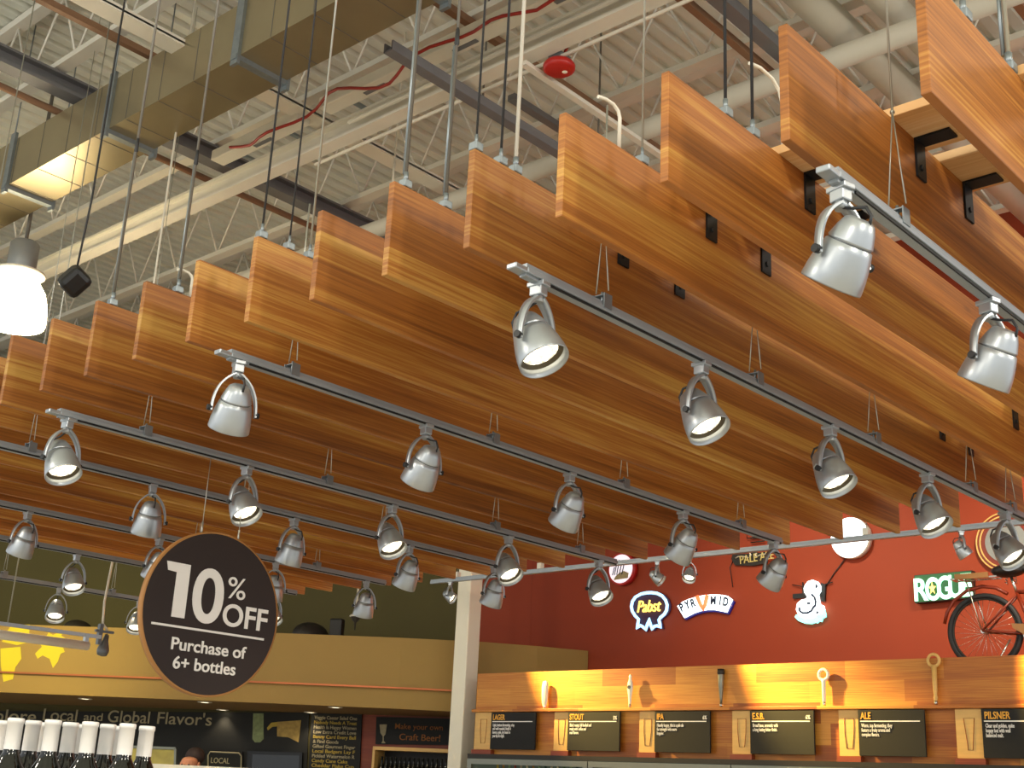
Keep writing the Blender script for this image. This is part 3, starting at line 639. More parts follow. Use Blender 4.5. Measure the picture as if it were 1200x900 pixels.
# tap handles standing on the ledge
def taps():
    S = [(638, 'white paddle-shaped tap handle on the ledge, leftmost of five', 'cream', [(0.012, 0), (0.022, .02), (0.034, .06), (0.042, .14), (0.042, .22), (0.034, .275), (0.0, .29)], True, 0),
         (738, 'pale carved tap handle with a dark spot, second from the left', 'cream', [(0.012, 0), (0.016, .06), (0.022, .12), (0.034, .18), (0.03, .24), (0.014, .28), (0.018, .31), (0.0, .33)], True, 1),
         (845, 'slim silver tap handle with a dark cap, third from the left', 'steel', [(0.010, 0), (0.014, .08), (0.026, .2), (0.03, .29), (0.026, .30), (0.034, .31), (0.03, .345), (0.0, .35)], False, 2),
         (966, 'tap handle with a round pierced top, fourth from the left', 'cream', [(0.012, 0), (0.016, .05), (0.018, .2), (0.02, .23)], False, 3),
         (1097, 'thin brass and cream tap handle with a ring top, rightmost of five', 'plaque', [(0.012, 0), (0.012, .03), (0.02, .06), (0.014, .08), (0.018, .12), (0.022, .32)], False, 3)]
    for u, lab, m, prof, flat, kind in S:
        p = on(u, 828, 0, XP - 0.04)
        t = thing('tap_handle', lab, 'tap handle', (p.x, p.y, ZL + 0.015), -PI / 2, 'tap handles on the ledge')
        kid(MB().lathe(prof, 18, Matrix.Diagonal((1.0, 0.55 if flat else 1.0, 1, 1)), cap0=True, cap1=kind == 3), 'handle', M[m], t)
        kid(MB().cyl((0, 0, 0), (0, 0, 0.035), 0.015, n=14), 'ferrule', M['chrome'], t)
        top = prof[-1][1]
        if kind == 1: kid(MB().cyl((0, -0.015, 0.2), (0, -0.024, 0.2), 0.018, n=14), 'badge', M['ink'], t)
        if kind == 2: kid(MB().lathe([(0.03, .30), (0.036, .31), (0.032, .35), (0.0, .355)], 18), 'cap', M['darkframe'], t)
        if kind == 3:
            rr = 0.046 if u < 1000 else 0.05
            kid(MB().tube([(rr * math.cos(i * PI / 12), 0, top + rr * 0.9 + rr * math.sin(i * PI / 12)) for i in range(24)], 0.014, 8, closed=True), 'ring', M[m], t)
taps()

t = thing('beer_cooler', 'glass-door beer cooler under the plank wall, its top edge in view', 'cooler', (XP - 0.06, (YL + YR) / 2, -E), 0)
zt = ZP0 - 0.005 + E; hw2 = hw
kid(MB().box((0.45, 0, zt / 2 - 0.01), (0.9, 2 * hw2, 0.06)).box((0.9, 0, zt / 2), (0.04, 2 * hw2, zt)).box((0.45, hw2 - 0.02, zt / 2), (0.9, 0.04, zt)).box((0.45, -hw2 + 0.02, zt / 2), (0.9, 0.04, zt)).box((0.45, 0, 0.1), (0.9, 2 * hw2, 0.2)).box((0.45, 0, zt - 0.03), (0.9, 2 * hw2, 0.04)), 'cabinet', M['coolerin'], t)
kid(MB().box((-0.01, 0, zt - 0.02), (0.05, 2 * hw2, 0.045)), 'top_trim', M['darkframe'], t)
dn = 5; dwid = 2 * hw2 / dn
mullpx = [565, 760 - 95, 760, 900, 1045, 1200]
for i in range(dn):
    yc = hw2 - dwid * (i + 0.5)
    d = kid(MB().box((-0.02, yc, zt - 0.075), (0.04, dwid - 0.01, 0.055)).box((-0.02, yc, 0.25), (0.04, dwid - 0.01, 0.06)).box((-0.02, yc + dwid / 2 - 0.035, zt / 2 + 0.1), (0.036, 0.06, zt - 0.33)).box((-0.02, yc - dwid / 2 + 0.035, zt / 2 + 0.1), (0.036, 0.06, zt - 0.33)), 'door', M['steel'], t)
    kid(MB().cyl((-0.06, yc - dwid / 2 + 0.05, 0.7), (-0.06, yc - dwid / 2 + 0.05, 1.3), 0.012), 'handle', M['chrome'], d)
kid(MB().box((0.42, 0, zt - 0.36), (0.6, 2 * hw2 - 0.1, 0.02)), 'shelf', M['steel'], t)
pal = ['#c9b23a', '#8fae7c', '#3a2a1c', '#c8c2a8', '#5c7c4a', '#b8863a', '#2c4a3c', '#a33a22', '#e0d8b0']
cols = [mat('can_paint_%s' % n, c, 0.4, 0.2, noise=0.03, scale=20) for n, c in zip(('gold', 'sage', 'brown', 'ivory', 'green', 'amber', 'teal', 'red', 'cream'), pal)]
protos = []
cn = ['gold', 'sage green', 'dark brown', 'ivory', 'green', 'amber', 'teal', 'red', 'cream']
for ci, c in enumerate(cols):
    protos.append(MB().lathe([(0.03, 0), (0.031, 0.005), (0.031, 0.15), (0.025, 0.18), (0.013, 0.21), (0.012, 0.26), (0.014, 0.262), (0.014, 0.275), (0.0, 0.276)], 12, cap0=True).build('beer_bottle', c))
yy = YL - 0.22; i = 0
while yy > YR + 0.3:
    ci = (i * 5 + i // 3) % 9; o = protos[ci]
    if o.get('label'): o = o.copy(); COL.objects.link(o)
    o.location = (XP + 0.16, yy, zt - 0.35); tag(o, 'bottles with %s glass or label standing behind the cooler door' % cn[ci], 'bottle', '%s bottles in the cooler' % cn[ci]); o['label'] = 'small %s bottle standing in the row behind the cooler doors' % cn[ci]
    yy -= 0.085; i += 1

# ------------------------------------------------------------------ signs on the red wall (local x to the right, -y out of the wall)
def wsign(name, label, u, v, cat='neon sign'):
    p = on(u, v, 0, XR); t = thing(name, label, cat, p, -PI / 2)
    def L(uu, vv, out=0.0):
        q = on(uu, vv, 0, XR - out); return (p.y - q.y, q.z - p.z)
    return t, L
def arc(cx, cz, rx, rz, a0, a1, n=24): return [(cx + rx * math.cos(math.radians(a0 + (a1 - a0) * i / n)), cz + rz * math.sin(math.radians(a0 + (a1 - a0) * i / n))) for i in range(n + 1)]

# blue ribbon neon
t, L = wsign('ribbon_neon_sign', 'blue-white ribbon-shaped neon sign with yellow script inside', 761, 716)
def z2(x, y): return L(730 + x / 15, 685 + y / 15, 0.06)
outl = [(245, 765), (262, 690), (275, 610), (215, 550), (165, 470), (148, 390), (165, 300), (220, 220), (320, 165), (420, 145), (500, 142), (600, 155), (690, 200), (750, 275), (778, 360), (768, 450), (730, 520), (660, 580), (632, 620), (650, 690), (665, 750), (600, 725), (550, 735), (512, 785), (490, 720), (460, 605), (430, 700), (400, 800), (360, 750), (310, 720)]
P2 = [z2(*p) for p in outl]
kid(MB().prism([(x * 1.10, z * 1.08) for x, z in P2], (-0.03, -0.012)), 'backing', M['redback'], t)
kid(MB().tube([(x, -0.06, z) for x, z in P2], 0.019, 8, closed=True), 'outline_tube', M['neonblue'], t)
w = z2(690, 450)[0] - z2(240, 450)[0]
letters('Pabst', 0.20, M['neonyellow'], t, (z2(240, 490)[0], -0.06, z2(240, 495)[1]), w / 0.44 * 0.93, -0.002, shear=0.25, depth=0.02)
kid(MB().box((0, -0.006, 0), (0.5, 0.012, 0.02)).box((0, -0.006, -0.15), (0.35, 0.012, 0.02)), 'wall_bracket', M['black'], t)

# arched banner neon
t, L = wsign('banner_neon_sign', 'white arched neon banner with dark letters and orange V centre', 827, 711)
def z1(x, y): return L(780 + x / 13.33, 685 + y / 13.33, 0.06)
top = [(180, 335), (260, 270), (360, 225), (480, 190), (600, 165), (720, 155), (850, 158), (960, 175), (1040, 235)]
bot = [(950, 435), (860, 415), (750, 395), (640, 395), (540, 412), (440, 445), (360, 485), (290, 520)]
ol = [z1(*p) for p in top + bot]
kid(MB().prism([(x * 1.02 + 0.006, z - 0.02) for x, z in ol], (-0.04, -0.012)), 'backing', M['blueback'], t)
kid(MB().prism(ol, (-0.06, -0.041)), 'panel', M['neonwhite'], t)
for ltr, x, y, a in (('P', 275, 410, -28), ('Y', 360, 370, -22), ('R', 440, 345, -16), ('M', 745, 310, 2), ('I', 850, 315, 7), ('D', 930, 330, 12)):
    q = z1(x, y); letters(ltr, 0.13, M['ink'], t, (q[0], -0.064, q[1]), 0.75, 0.04, 'CENTER', roll=math.radians(a))
kid(MB().tube([(*[z1(500, 185)[0]], -0.07, z1(500, 185)[1]), (z1(560, 330)[0], -0.07, z1(560, 330)[1]), (z1(592, 385)[0], -0.07, z1(592, 385)[1]), (z1(625, 320)[0], -0.07, z1(625, 320)[1]), (z1(660, 165)[0], -0.07, z1(660, 165)[1])], 0.024, 8), 'orange_tube', M['neonorange'], t)

# white letter shape with cyan base
t, L = wsign('script_neon_sign', 'white looping script letter neon sign with mint base', 948, 707)
def z3(x, y): return L(920 + x / 12.85, 670 + y / 12.85, 0.06)
white = [(300, 200), (340, 145), (415, 122), (490, 150), (530, 220), (530, 290), (500, 345), (512, 430), (525, 490), (575, 510), (592, 570), (560, 620), (480, 650), (430, 700), (300, 710), (200, 650), (165, 570), (180, 480), (240, 425), (320, 405), (330, 370), (290, 310), (282, 250)]
cy = [(165, 640), (140, 680), (200, 740), (300, 780), (400, 785), (450, 765), (480, 775), (505, 745), (545, 755), (565, 700), (610, 680), (610, 640), (590, 570), (500, 620), (430, 680), (300, 690)]
kid(MB().prism([z3(*p) for p in cy], (-0.056, -0.035)), 'base_glow', M['neoncyan'], t)
kid(MB().prism([z3(*p) for p in white], (-0.062, -0.035)), 'letter_glow', M['neonwhite'], t)
def curve3(pts, r=0.012): return MB().tube([(z3(*p)[0], -0.066, z3(*p)[1]) for p in pts], r, 6)
for pts in ([(220, 540), (225, 590), (270, 622), (340, 622), (400, 590), (430, 540)], [(405, 340), (450, 390), (465, 450), (460, 510), (425, 540)], [(470, 195), (480, 220), (468, 245)], [(500, 600), (480, 630)], [(335, 475), (385, 478)]):
    kid(curve3(pts), 'dark_gap', M['ink'], t)
kid(MB().prism([z3(*p) for p in ((240, 150), (270, 240), (290, 330), (240, 330))], (-0.034, -0.012)).prism([z3(*p) for p in ((520, 160), (590, 190), (580, 440), (520, 440))], (-0.034, -0.012)).box((0.0, -0.02, 0.08), (0.34, 0.04, 0.05)), 'mount_frame', M['black'], t)
kid(MB().tube([(z3(90, 190)[0], -0.03, z3(90, 190)[1]), (z3(240, 215)[0], -0.04, z3(240, 215)[1])], 0.006, 6).tube([(z3(540, 200)[0], -0.03, z3(540, 200)[1]), (z3(690, 150)[0], -0.03, z3(690, 150)[1])], 0.006, 6), 'standoff_wire', M['black'], t)

# green box neon
t, L = wsign('box_neon_sign', 'green box neon sign with five glowing block letters, left of the bicycle', 1105, 690)
def z4(x, y): return L(1060 + x / 13.33, 660 + y / 13.33, 0.1)
bx = [z4(*p) for p in ((150, 190), (1050, 110), (1055, 540), (165, 625))]
kid(MB().prism(bx, (-0.10, -0.012)), 'box', M['darkframe'], t)
kid(MB().prism([(x * 0.97, z * 0.95) for x, z in bx], (-0.104, -0.1005)), 'face', M['greenback'], t)
for ltr, x, y, sx in (('R', 150, 590, 0.95), ('O', 340, 580, 0.78), ('G', 520, 560, 0.82), ('U', 700, 540, 0.80), ('E', 885, 520, 0.95)):
    q = z4(x, y); letters(ltr, 0.31, M['neongreen'], t, (q[0], -0.113, q[1]), sx * 0.83, 0.022, depth=0.014)
sx_, sz_ = z4(450, 400); st5 = []
for i in range(10):
    rr = 0.05 if i % 2 == 0 else 0.02; st5.append((sx_ + rr * math.sin(i * PI / 5) * 0.8, sz_ + rr * math.cos(i * PI / 5) * 1.3))
kid(MB().prism(st5, (-0.126, -0.121)), 'star', M['neonyellow'], t)

# round white disc sign
t, L = wsign('round_light_sign', 'plain round white glowing disc sign behind the board ends', 1001, 632)
kid(MB().cyl((0, -0.012, 0), (0, -0.10, 0), 0.215, n=48), 'drum', M['whitepaint'], t)
kid(MB().cyl((0, -0.10, 0), (0, -0.106, 0), 0.212, n=48), 'face', M['neonwhite'], t)
kid(MB().tube([(-0.1, -0.02, -0.2), (-0.25, -0.012, -0.36), (-0.45, -0.012, -0.62)], 0.006, 6), 'power_cord', M['black'], t)

# round red-rimmed sign
t, L = wsign('round_logo_sign', 'round white lit sign with red rim, top hidden by the cross track', 733, 668)
kid(MB().cyl((0, -0.012, 0), (0, -0.09, 0), 0.195, n=48), 'drum', M['red'], t)
kid(MB().cyl((0, -0.09, 0), (0, -0.096, 0), 0.172, n=48), 'face', mat('milk_white_lit_face', '#efe8ec', 0.4, emit='#f0e4f0', strength=0.75, noise=0.02, scale=6), t)
k = MB()
for i, (x, h) in enumerate(((-0.12, .05), (-0.09, .09), (-0.055, .13), (-0.02, .06), (0.02, .07))): k.tube([(x, -0.099, -0.07), (x + 0.02, -0.099, -0.03 + h / 2), (x + 0.03, -0.099, -0.02 + h)], 0.006, 6)
kid(k, 'blue_script', M['ink'], t)
kid(MB().prism([(-0.10, -0.13), (0.11, -0.12), (0.12, -0.06), (0.05, -0.03), (-0.02, -0.05), (-0.08, -0.09)], (-0.0985, -0.0965)), 'emblem', mat('olive_emblem', '#a8966a', 0.6, noise=0.15, scale=30), t)

# unlit lettered neon
t, L = wsign('letter_neon_sign', 'dark unlit neon sign reading pale ale behind the cross track', 880, 655)
def z5(x, y): return L(840 + x / 15, 620 + y / 15, 0.06)
kid(MB().prism([z5(*p) for p in ((235, 520), (260, 440), (420, 430), (560, 425), (600, 395), (660, 395), (720, 410), (880, 390), (890, 470), (850, 480), (860, 590), (620, 640), (300, 630))], (-0.04, -0.012)), 'backing', M['darkframe'], t)
letters('PALE ALE', 0.13, mat('unlit_yellow_tube', '#cdbb72', 0.5, noise=0.03, scale=20), t, (z5(395, 610)[0], -0.05, z5(395, 612)[1]), 0.82, 0.0, depth=0.012, roll=-0.06)
kid(MB().tube([(z5(x, y)[0], -0.05, z5(x, y)[1]) for x, y in ((320, 510), (370, 480), (470, 480), (550, 500))], 0.007, 6).tube([(z5(x, y)[0], -0.05, z5(x, y)[1]) for x, y in ((690, 480), (760, 450), (880, 430))], 0.007, 6), 'pale_tube', mat('unlit_white_tube', '#b8b09a', 0.4, noise=0.03, scale=20), t)
kid(MB().tube([(z5(x, y)[0], -0.05, z5(x, y)[1]) for x, y in ((570, 420), (590, 450), (570, 480))], 0.008, 6).tube([(z5(x, y)[0], -0.05, z5(x, y)[1]) for x, y in ((690, 420), (670, 450), (690, 480))], 0.008, 6), 'scroll_tube', M['cream'], t)
k = MB()
for i in range(9): k.tube([(z5(590 + i * 26, 225)[0], -0.05, z5(0, 235 - (i % 3) * 9)[1]), (z5(600 + i * 26, 215)[0], -0.05, z5(0, 205 - (i % 2) * 12)[1])], 0.009, 6)
k.tube([(z5(590, 230)[0], -0.05, z5(590, 235)[1]), (z5(830, 200)[0], -0.05, z5(830, 205)[1])], 0.008, 6)
kid(k, 'script_tube', M['darkframe'], t)
kid(MB().tube([(z5(520, 110)[0], -0.05, z5(520, 110)[1]), (z5(520, 160)[0], -0.05, z5(520, 160)[1]), (z5(760, 150)[0], -0.05, z5(760, 150)[1])], 0.006, 6).tube([(z5(240, 560)[0], -0.012, z5(240, 560)[1]), (z5(190, 660)[0], -0.012, z5(190, 660)[1]), (z5(240, 1000)[0], -0.012, z5(300, 1000)[1])], 0.005, 6), 'wire', M['black'], t)

# round rimmed tray sign behind the bicycle
t, L = wsign('round_tray_sign', 'round brown tray sign with pale rim above the bicycle', 1181, 636, 'sign')
kid(MB().cyl((0, -0.012, 0), (0, -0.05, 0), 0.28, n=48), 'disc', M['bikered'], t)
for rr in (0.285, 0.25): kid(MB().tube([(rr * math.cos(i * PI / 24), -0.055, rr * math.sin(i * PI / 24)) for i in range(48)], 0.008, 8, closed=True), 'rim', M['plaque'], t)
kid(MB().cyl((0, -0.05, 0), (0, -0.056, 0), 0.2, n=40), 'face', M['ballast'], t)

# ------------------------------------------------------------------ bicycle on top of the coolers
ZT = 1.217
hub = on(1154, 735, 0, 11.0); WR = 0.335
t = thing('bicycle', 'red cruiser bicycle parked on top of the beer coolers', 'bicycle', (11.0, hub.y, ZT), -PI / 2)
Z = lambda z: z
def wheel(cx):
    c = (cx, 0, WR)
    w = kid(MB().tube([(cx + (WR - 0.024) * math.cos(i * PI / 28), 0, WR + (WR - 0.024) * math.sin(i * PI / 28)) for i in range(56)], 0.024, 10, closed=True), 'wheel', M['tyre'], t)
    kid(MB().tube([(cx + (WR - 0.052) * math.cos(i * PI / 28), 0, WR + (WR - 0.052) * math.sin(i * PI / 28)) for i in range(56)], 0.010, 6, closed=True), 'rim', M['darkframe'], w)
    s = MB()
    for i in range(28): a = i * 2 * PI / 28; s.cyl((cx + 0.02 * math.cos(a + 0.9), 0.02 * (-1) ** i, WR + 0.02 * math.sin(a + 0.9)), (cx + 0.28 * math.cos(a), 0, WR + 0.28 * math.sin(a)), 0.0016, n=5)
    kid(s, 'spokes', M['chrome'], w); kid(MB().cyl((cx, -0.05, WR), (cx, 0.05, WR), 0.02), 'hub', M['chrome'], w); return w
wheel(0.0); wheel(1.10)
bb = Vector((0.43, 0, 0.29)); st_ = Vector((0.30, 0, 0.66)); hd = Vector((0.90, 0, 0.74)); hd2 = Vector((0.93, 0, 0.62)); ax = Vector((0, 0, WR))
f = MB()
f.tube([bb, st_], 0.017); f.tube([st_, st_ + (hd - st_) * 0.5 + Vector((0, 0, -0.05)), hd2 + Vector((-.01, 0, .06))], 0.018); f.tube([bb, bb + Vector((0.25, 0, 0.12)), hd2], 0.019); f.tube([hd + Vector((-.01, 0, .05)), hd2 + Vector((.01, 0, -.05))], 0.022)
for s in (-1, 1): f.tube([ax + Vector((0, s * 0.06, 0)), bb + Vector((0, s * 0.03, 0))], 0.011); f.tube([ax + Vector((0, s * 0.06, 0)), st_ + Vector((0, s * 0.02, -0.03))], 0.010)
kid(f, 'frame', M['bikered'], t)
k = MB()
for s in (-1, 1): k.tube([hd2 + Vector((.01, s * .03, -.06)), Vector((1.0, s * .06, 0.5)), Vector((1.10, s * .06, WR))], 0.013)
kid(k, 'fork', M['bikered'], t)
kid(MB().tube([(-0.36, 0, 0.42), (-0.33, 0, 0.52), (-0.26, 0, 0.62), (-0.14, 0, 0.70), (0, 0, 0.73), (0.12, 0, 0.71), (0.22, 0, 0.65)], 0.016, 8), 'mudguard', M['bikered'], t)
k = MB(); k.box((-0.05, -0.06, 0.80), (0.42, 0.012, 0.014)).box((-0.05, 0.06, 0.80), (0.42, 0.012, 0.014)).box((-0.24, 0, 0.80), (0.03, 0.14, 0.014))
for x in (-0.18, -0.05, 0.08): k.box((x, 0, 0.80), (0.02, 0.13, 0.01))
for s in (-1, 1): k.cyl((0, s * 0.065, WR), (-0.12, s * 0.065, 0.80), 0.006)
kid(k, 'rear_rack', M['chrome'], t)
kid(MB().box((-0.06, -0.075, 0.815), (0.3, 0.02, 0.05), bevel=0.004), 'rack_board', M['tan'], t)
kid(MB().cyl(st_, st_ + Vector((-0.04, 0, 0.14)), 0.013), 'seat_post', M['chrome'], t)
kid(MB().sphere((0.24, 0, 0.85), 0.13, (1.15, 0.8, 0.45)).sphere((0.37, 0, 0.86), 0.07, (1.6, 0.6, 0.5)), 'saddle', M['black'], t)
for x in (-0.02, 0.06): kid(MB().tube([(0.22 + x + 0.012 * math.sin(i * 1.6), 0.05 + 0.012 * math.cos(i * 1.6), 0.74 + i * 0.006) for i in range(14)], 0.004, 5), 'saddle_spring', M['chrome'], t)
kid(MB().prism([(0.26, WR + 0.05), (0.42, 0.37), (0.50, 0.34), (0.50, 0.25), (0.42, 0.23), (0.34, 0.30), (0.27, WR + 0.01)], (-0.075, -0.068)), 'chain_guard', M['tan'], t)
kid(MB().cyl((bb.x, -0.06, bb.z), (bb.x, -0.065, bb.z), 0.08, n=28).tube([(bb.x, -0.08, bb.z), (bb.x + 0.12, -0.08, bb.z - 0.1)], 0.01).tube([(bb.x, 0.08, bb.z), (bb.x - 0.12, 0.08, bb.z + 0.1)], 0.01), 'crank', M['chrome'], t)
kid(MB().box((bb.x + 0.12, -0.13, bb.z - 0.1), (0.09, 0.09, 0.025)).box((bb.x - 0.12, 0.13, bb.z + 0.1), (0.09, 0.09, 0.025)), 'pedal', M['black'], t)
kid(MB().tube([(0.62, -0.33, 0.98), (0.72, -0.32, 0.99), (0.86, -0.2, 1.0), (0.92, 0, 0.98), (0.86, 0.2, 1.0), (0.72, 0.32, 0.99), (0.62, 0.33, 0.98)], 0.012).cyl((0.89, 0, 0.78), (0.92, 0, 0.98), 0.013), 'handlebar', M['chrome'], t)
kid(MB().tube([(0.25, -0.09, 0.25), (0.12, -0.16, 0.0)], 0.008), 'kickstand', M['chrome'], t)
kid(MB().box((-0.30, -0.01, 0.21), (0.05, 0.02, 0.12), Matrix.Rotation(0.5, 3, 'Y'), bevel=0.004), 'reflector', M['neonwhite'], t) if False else None

# ------------------------------------------------------------------ left side: chalkboards, menus and soffit details
TD = (A0 - A1).normalized(); ARZ = math.atan2(TD.y, TD.x)             # chalk wall, local x runs to the right
NW = Vector((TD.y, -TD.x, 0))
def onwall(u, v, off=0.0):
    d = ray(u, v); n = NW; p0 = A0 + NW * off; return d * (p0.dot(n) / d.dot(n))
def wall_thing(name, label, cat, u, v, off=0.03, group=None):
    p = onwall(u, v, off); t = thing(name, label, cat, p, ARZ, group)
    def L(uu, vv): q = onwall(uu, vv, off) - p; return (q.dot(TD), q.z)
    return t, L
t, L = wall_thing('chalkboard', 'long chalkboard wall panel lettered about local and global flavors', 'chalkboard', 100, 850)
a, c = L(-60, 850), L(425, 838)
kid(MB().prism([L(-60, 833), L(362, 835), L(358, 930), L(-60, 935)], (0.0, 0.02)), 'panel', M['chalk'], t)
def scale_at(u, v, L): return (L(u + 10, v)[0] - L(u, v)[0]) / 10, (L(u, v)[1] - L(u, v + 10)[1]) / 10
def chalktext(body, u, v, px_h, px_w, m, L, t, bold=0.0, name='lettering', shear=0.0):
    """writing whose lower left stands at (u,v), capital height px_h, drawn to px_w wide"""
    sx, sz = scale_at(u, v, L); size = px_h * sz / 0.7
    o = letters(body, size, m, t, (0, 0, 0), 1.0, bold, name=name, shear=shear)
    xs = [p.co.x for p in o.data.vertices]; w = max(xs) - min(xs); tw = L(u + px_w, v)[0] - L(u, v)[0]; x0, z0 = L(u, v)
    slope = (L(u + px_w, v + px_w * 0.037)[1] - z0) / tw
    o.data.transform(Matrix.Translation((x0, -0.004, z0)) @ Matrix.Diagonal((tw / w, 1, 1, 1)) @ Matrix.Translation((-min(xs), 0, 0))); return o
for body, u, w, v, h in (('Explore', -28, 70, 844, 14), ('Local', 50, 40, 844, 14), ('and', 98, 22, 844, 9), ('Global', 126, 49, 846, 14), ("Flavor's", 184, 64, 848, 14)):
    chalktext(body, u, v, h, w, M['chalkink'], L, t, 0.006)
kid(MB().prism([L(*p) for p in ((297, 836), (309, 836), (309, 866), (305, 870), (299, 870), (296, 866))], (-0.006, -0.001)), 'drawn_bottle', mat('pale_green_chalk', '#8f9a6a', 0.9, noise=0.2, scale=20), t)
kid(MB().prism([L(*p) for p in ((325, 846), (353, 844), (350, 870), (338, 864), (325, 863))], (-0.006, -0.001)), 'drawn_label', mat('ochre_chalk', '#b99a55', 0.9, noise=0.2, scale=20), t)
kid(MB().prism([L(*p) for p in ((313, 853), (318, 847), (326, 846), (326, 851), (319, 852), (314, 856))], (-0.006, -0.001)), 'drawn_hand', M['chalkyel'], t)

t, L = wall_thing('menu_board', 'black menu board with ten lines of cream and yellow handwriting', 'menu board', 365, 838, 0.05)
kid(MB().prism([L(365, 836), L(424, 837), L(420, 930), L(360, 930)], (0.0, 0.03)), 'panel', M['chalk'], t)
lines = ['Veggie Caesar Salad One', 'Nobody Needs A Treat', 'Health Is Happy Women', 'Low Extra Credit Love', "Benny Card Every Ball", '& Find Goods', 'Gifted Gourmet Finger', 'Local Badgers Lay F', 'Pickled Watermelon R', 'Candy Cane Cake', 'Cheddar Flake Cup']
for i, s in enumerate(lines):
    chalktext(s, 368.5 - i * 0.35, 842.5 + i * 5.6, 4.0, (30 if i == 5 else 50) if i not in (9,) else 42, M['chalkyel'] if i % 3 == 1 or i == 9 else M['chalkink'], L, t, 0.012)

t, L = wall_thing('wood_wall_panel', 'reddish horizontal wood panelling left of the cream column', 'wall panel', 440, 838, 0.02)
kid(MB().prism([L(424.5, 832), L(545, 834), L(545, 940), L(420, 940)], (0.0, 0.02)), 'planks', M['redwood'], t)
t, L = wall_thing('craft_beer_sign', 'black chalk sign inviting to make your own craft beer', 'sign', 441, 841, 0.06)
kid(MB().prism([L(441, 840), L(527, 842), L(525, 873), L(440, 872)], (0.0, 0.03)), 'panel', M['chalk'], t)
chalktext('Make your own', 463, 854, 6.5, 56, M['chalkorange'], L, t, 0.004); chalktext('Craft Beer!', 468, 867, 7.5, 48, M['chalkorange'], L, t, 0.004)
kid(MB().prism([L(*p) for p in ((445, 849), (453.5, 849), (452, 860), (449.7, 863), (449.7, 868), (452, 871), (447, 871), (448.7, 868), (448.7, 863), (446, 859))], (-0.006, -0.001)), 'drawn_glass', M['chalkink'], t)

# shelf of bottles below that sign
OFFS = 0.75
t, L = wall_thing('bottle_shelf', 'pale wood framed shelf unit of bottles left of the column', 'shelf', 436, 876, OFFS)
xl, xr, zt_ = L(437, 876)[0], L(529, 876)[0], L(437, 875)[1]
ps = t.location.z
kid(MB().box(((xl + xr) / 2, 0.17, zt_ - 0.015), (xr - xl, 0.34, 0.04)), 'top', M['plaque'], t)
for x in (xl + 0.015, xr - 0.015): kid(MB().box((x, 0.17, (zt_ - 0.03 - ps) / 2), (0.03, 0.34, ps + zt_ - 0.03)), 'side', M['plaque'], t)
kid(MB().box(((xl + xr) / 2, 0.33, (zt_ - ps) / 2), (xr - xl - 0.04, 0.02, ps + zt_ - 0.06)), 'back', M['darkframe'], t)
kid(MB().box(((xl + xr) / 2, 0.17, zt_ - 0.43), (xr - xl - 0.06, 0.30, 0.02)), 'shelf_board', M['plaque'], t)
base = t.location - Vector((0, 0, E)); SHZ = base.z + zt_ - 0.42
lab = [mat('bottle_label_%s' % n, c, 0.5, noise=0.03, scale=20) for n, c in (('red', '#a8401f'), ('straw', '#c2b27a'), ('green', '#4f9a5a'), ('orange', '#c86a2c'), ('grey', '#8a8a7c'))]
ln = ['red', 'straw', 'green', 'orange', 'grey']
proto_b = {}
n = 15
for i in range(n):
    li = [0, 1, 1, 4, 0, 0, 0, 4, 4, 3, 3, 1, 2, 2, 0][i]
    x = xl + 0.09 + (xr - xl - 0.18) * i / (n - 1); p = base + TD * x + NW * (-0.10)
    if li not in proto_b:
        o = thing('bottle', '', 'bottle', (p.x, p.y, SHZ))
        kid(MB().lathe([(0.036, 0), (0.037, 0.01), (0.037, 0.17), (0.03, 0.2), (0.015, 0.24), (0.014, 0.30), (0.016, 0.302), (0.016, 0.315), (0, 0.316)], 14, cap0=True), 'glass', M['wine'], o)
        kid(MB().lathe([(0.0375, 0.04), (0.038, 0.042), (0.038, 0.15), (0.0375, 0.152)], 14), 'label', lab[li], o); proto_b[li] = o
    else: o = copy_tree(proto_b[li]); o.location = (p.x, p.y, SHZ + E)
    o['label'] = 'dark bottle with a %s label on the pale framed shelf' % ln[li]; o['group'] = 'bottles with %s labels on the framed shelf' % ln[li]

# small framed sign, screen, silver frame
t, L = wall_thing('local_sign', 'small black sign with rounded pale outline reading local', 'sign', 263, 890, 0.07)
kid(MB().prism([L(242, 879), L(284, 881), L(284, 925), L(240, 925)], (0.0, 0.03)), 'panel', M['chalk'], t)
rp = [L(*p) for p in ((244, 925), (244, 885), (246.5, 881), (280, 882.5), (283, 886), (282, 925))]
kid(MB().tube([(x, -0.004, z) for x, z in rp], 0.010, 6), 'outline', M['chalkink'], t); chalktext('LOCAL', 247, 894, 6.5, 22, M['chalkink'], L, t, 0.012)
t, L = wall_thing('screen', 'dark blank screen mounted low on the chalkboard wall', 'screen', 322, 900, 0.08)
kid(MB().prism([L(290, 880), L(354, 882), L(352, 940), L(287, 940)], (0.0, 0.05)), 'bezel', M['black'], t)
kid(MB().prism([L(296, 884), L(351, 885.5), L(349, 940), L(293, 940)], (-0.004, -0.0005)), 'display', M['wine'], t)
t, L = wall_thing('framed_picture', 'silver framed yellowish picture right of the wine bottles', 'picture', 190, 890, 0.9)
pz = t.location.z
kid(MB().prism([L(150, 875), L(206, 877), L(205, 920), L(150, 920)], (0.01, 0.03)), 'picture', mat('yellow_print', '#a89a52', 0.6, noise=0.2, scale=6), t)
q0, q1, q2 = L(150, 875), L(206, 877), L(205, 920)
kid(MB().bar((q0[0], 0, q0[1]), (q1[0], 0, q1[1]), 0.03, 0.03).bar((q1[0], 0, q1[1]), (q2[0], 0, q2[1]), 0.03, 0.03), 'frame', M['steel'], t)
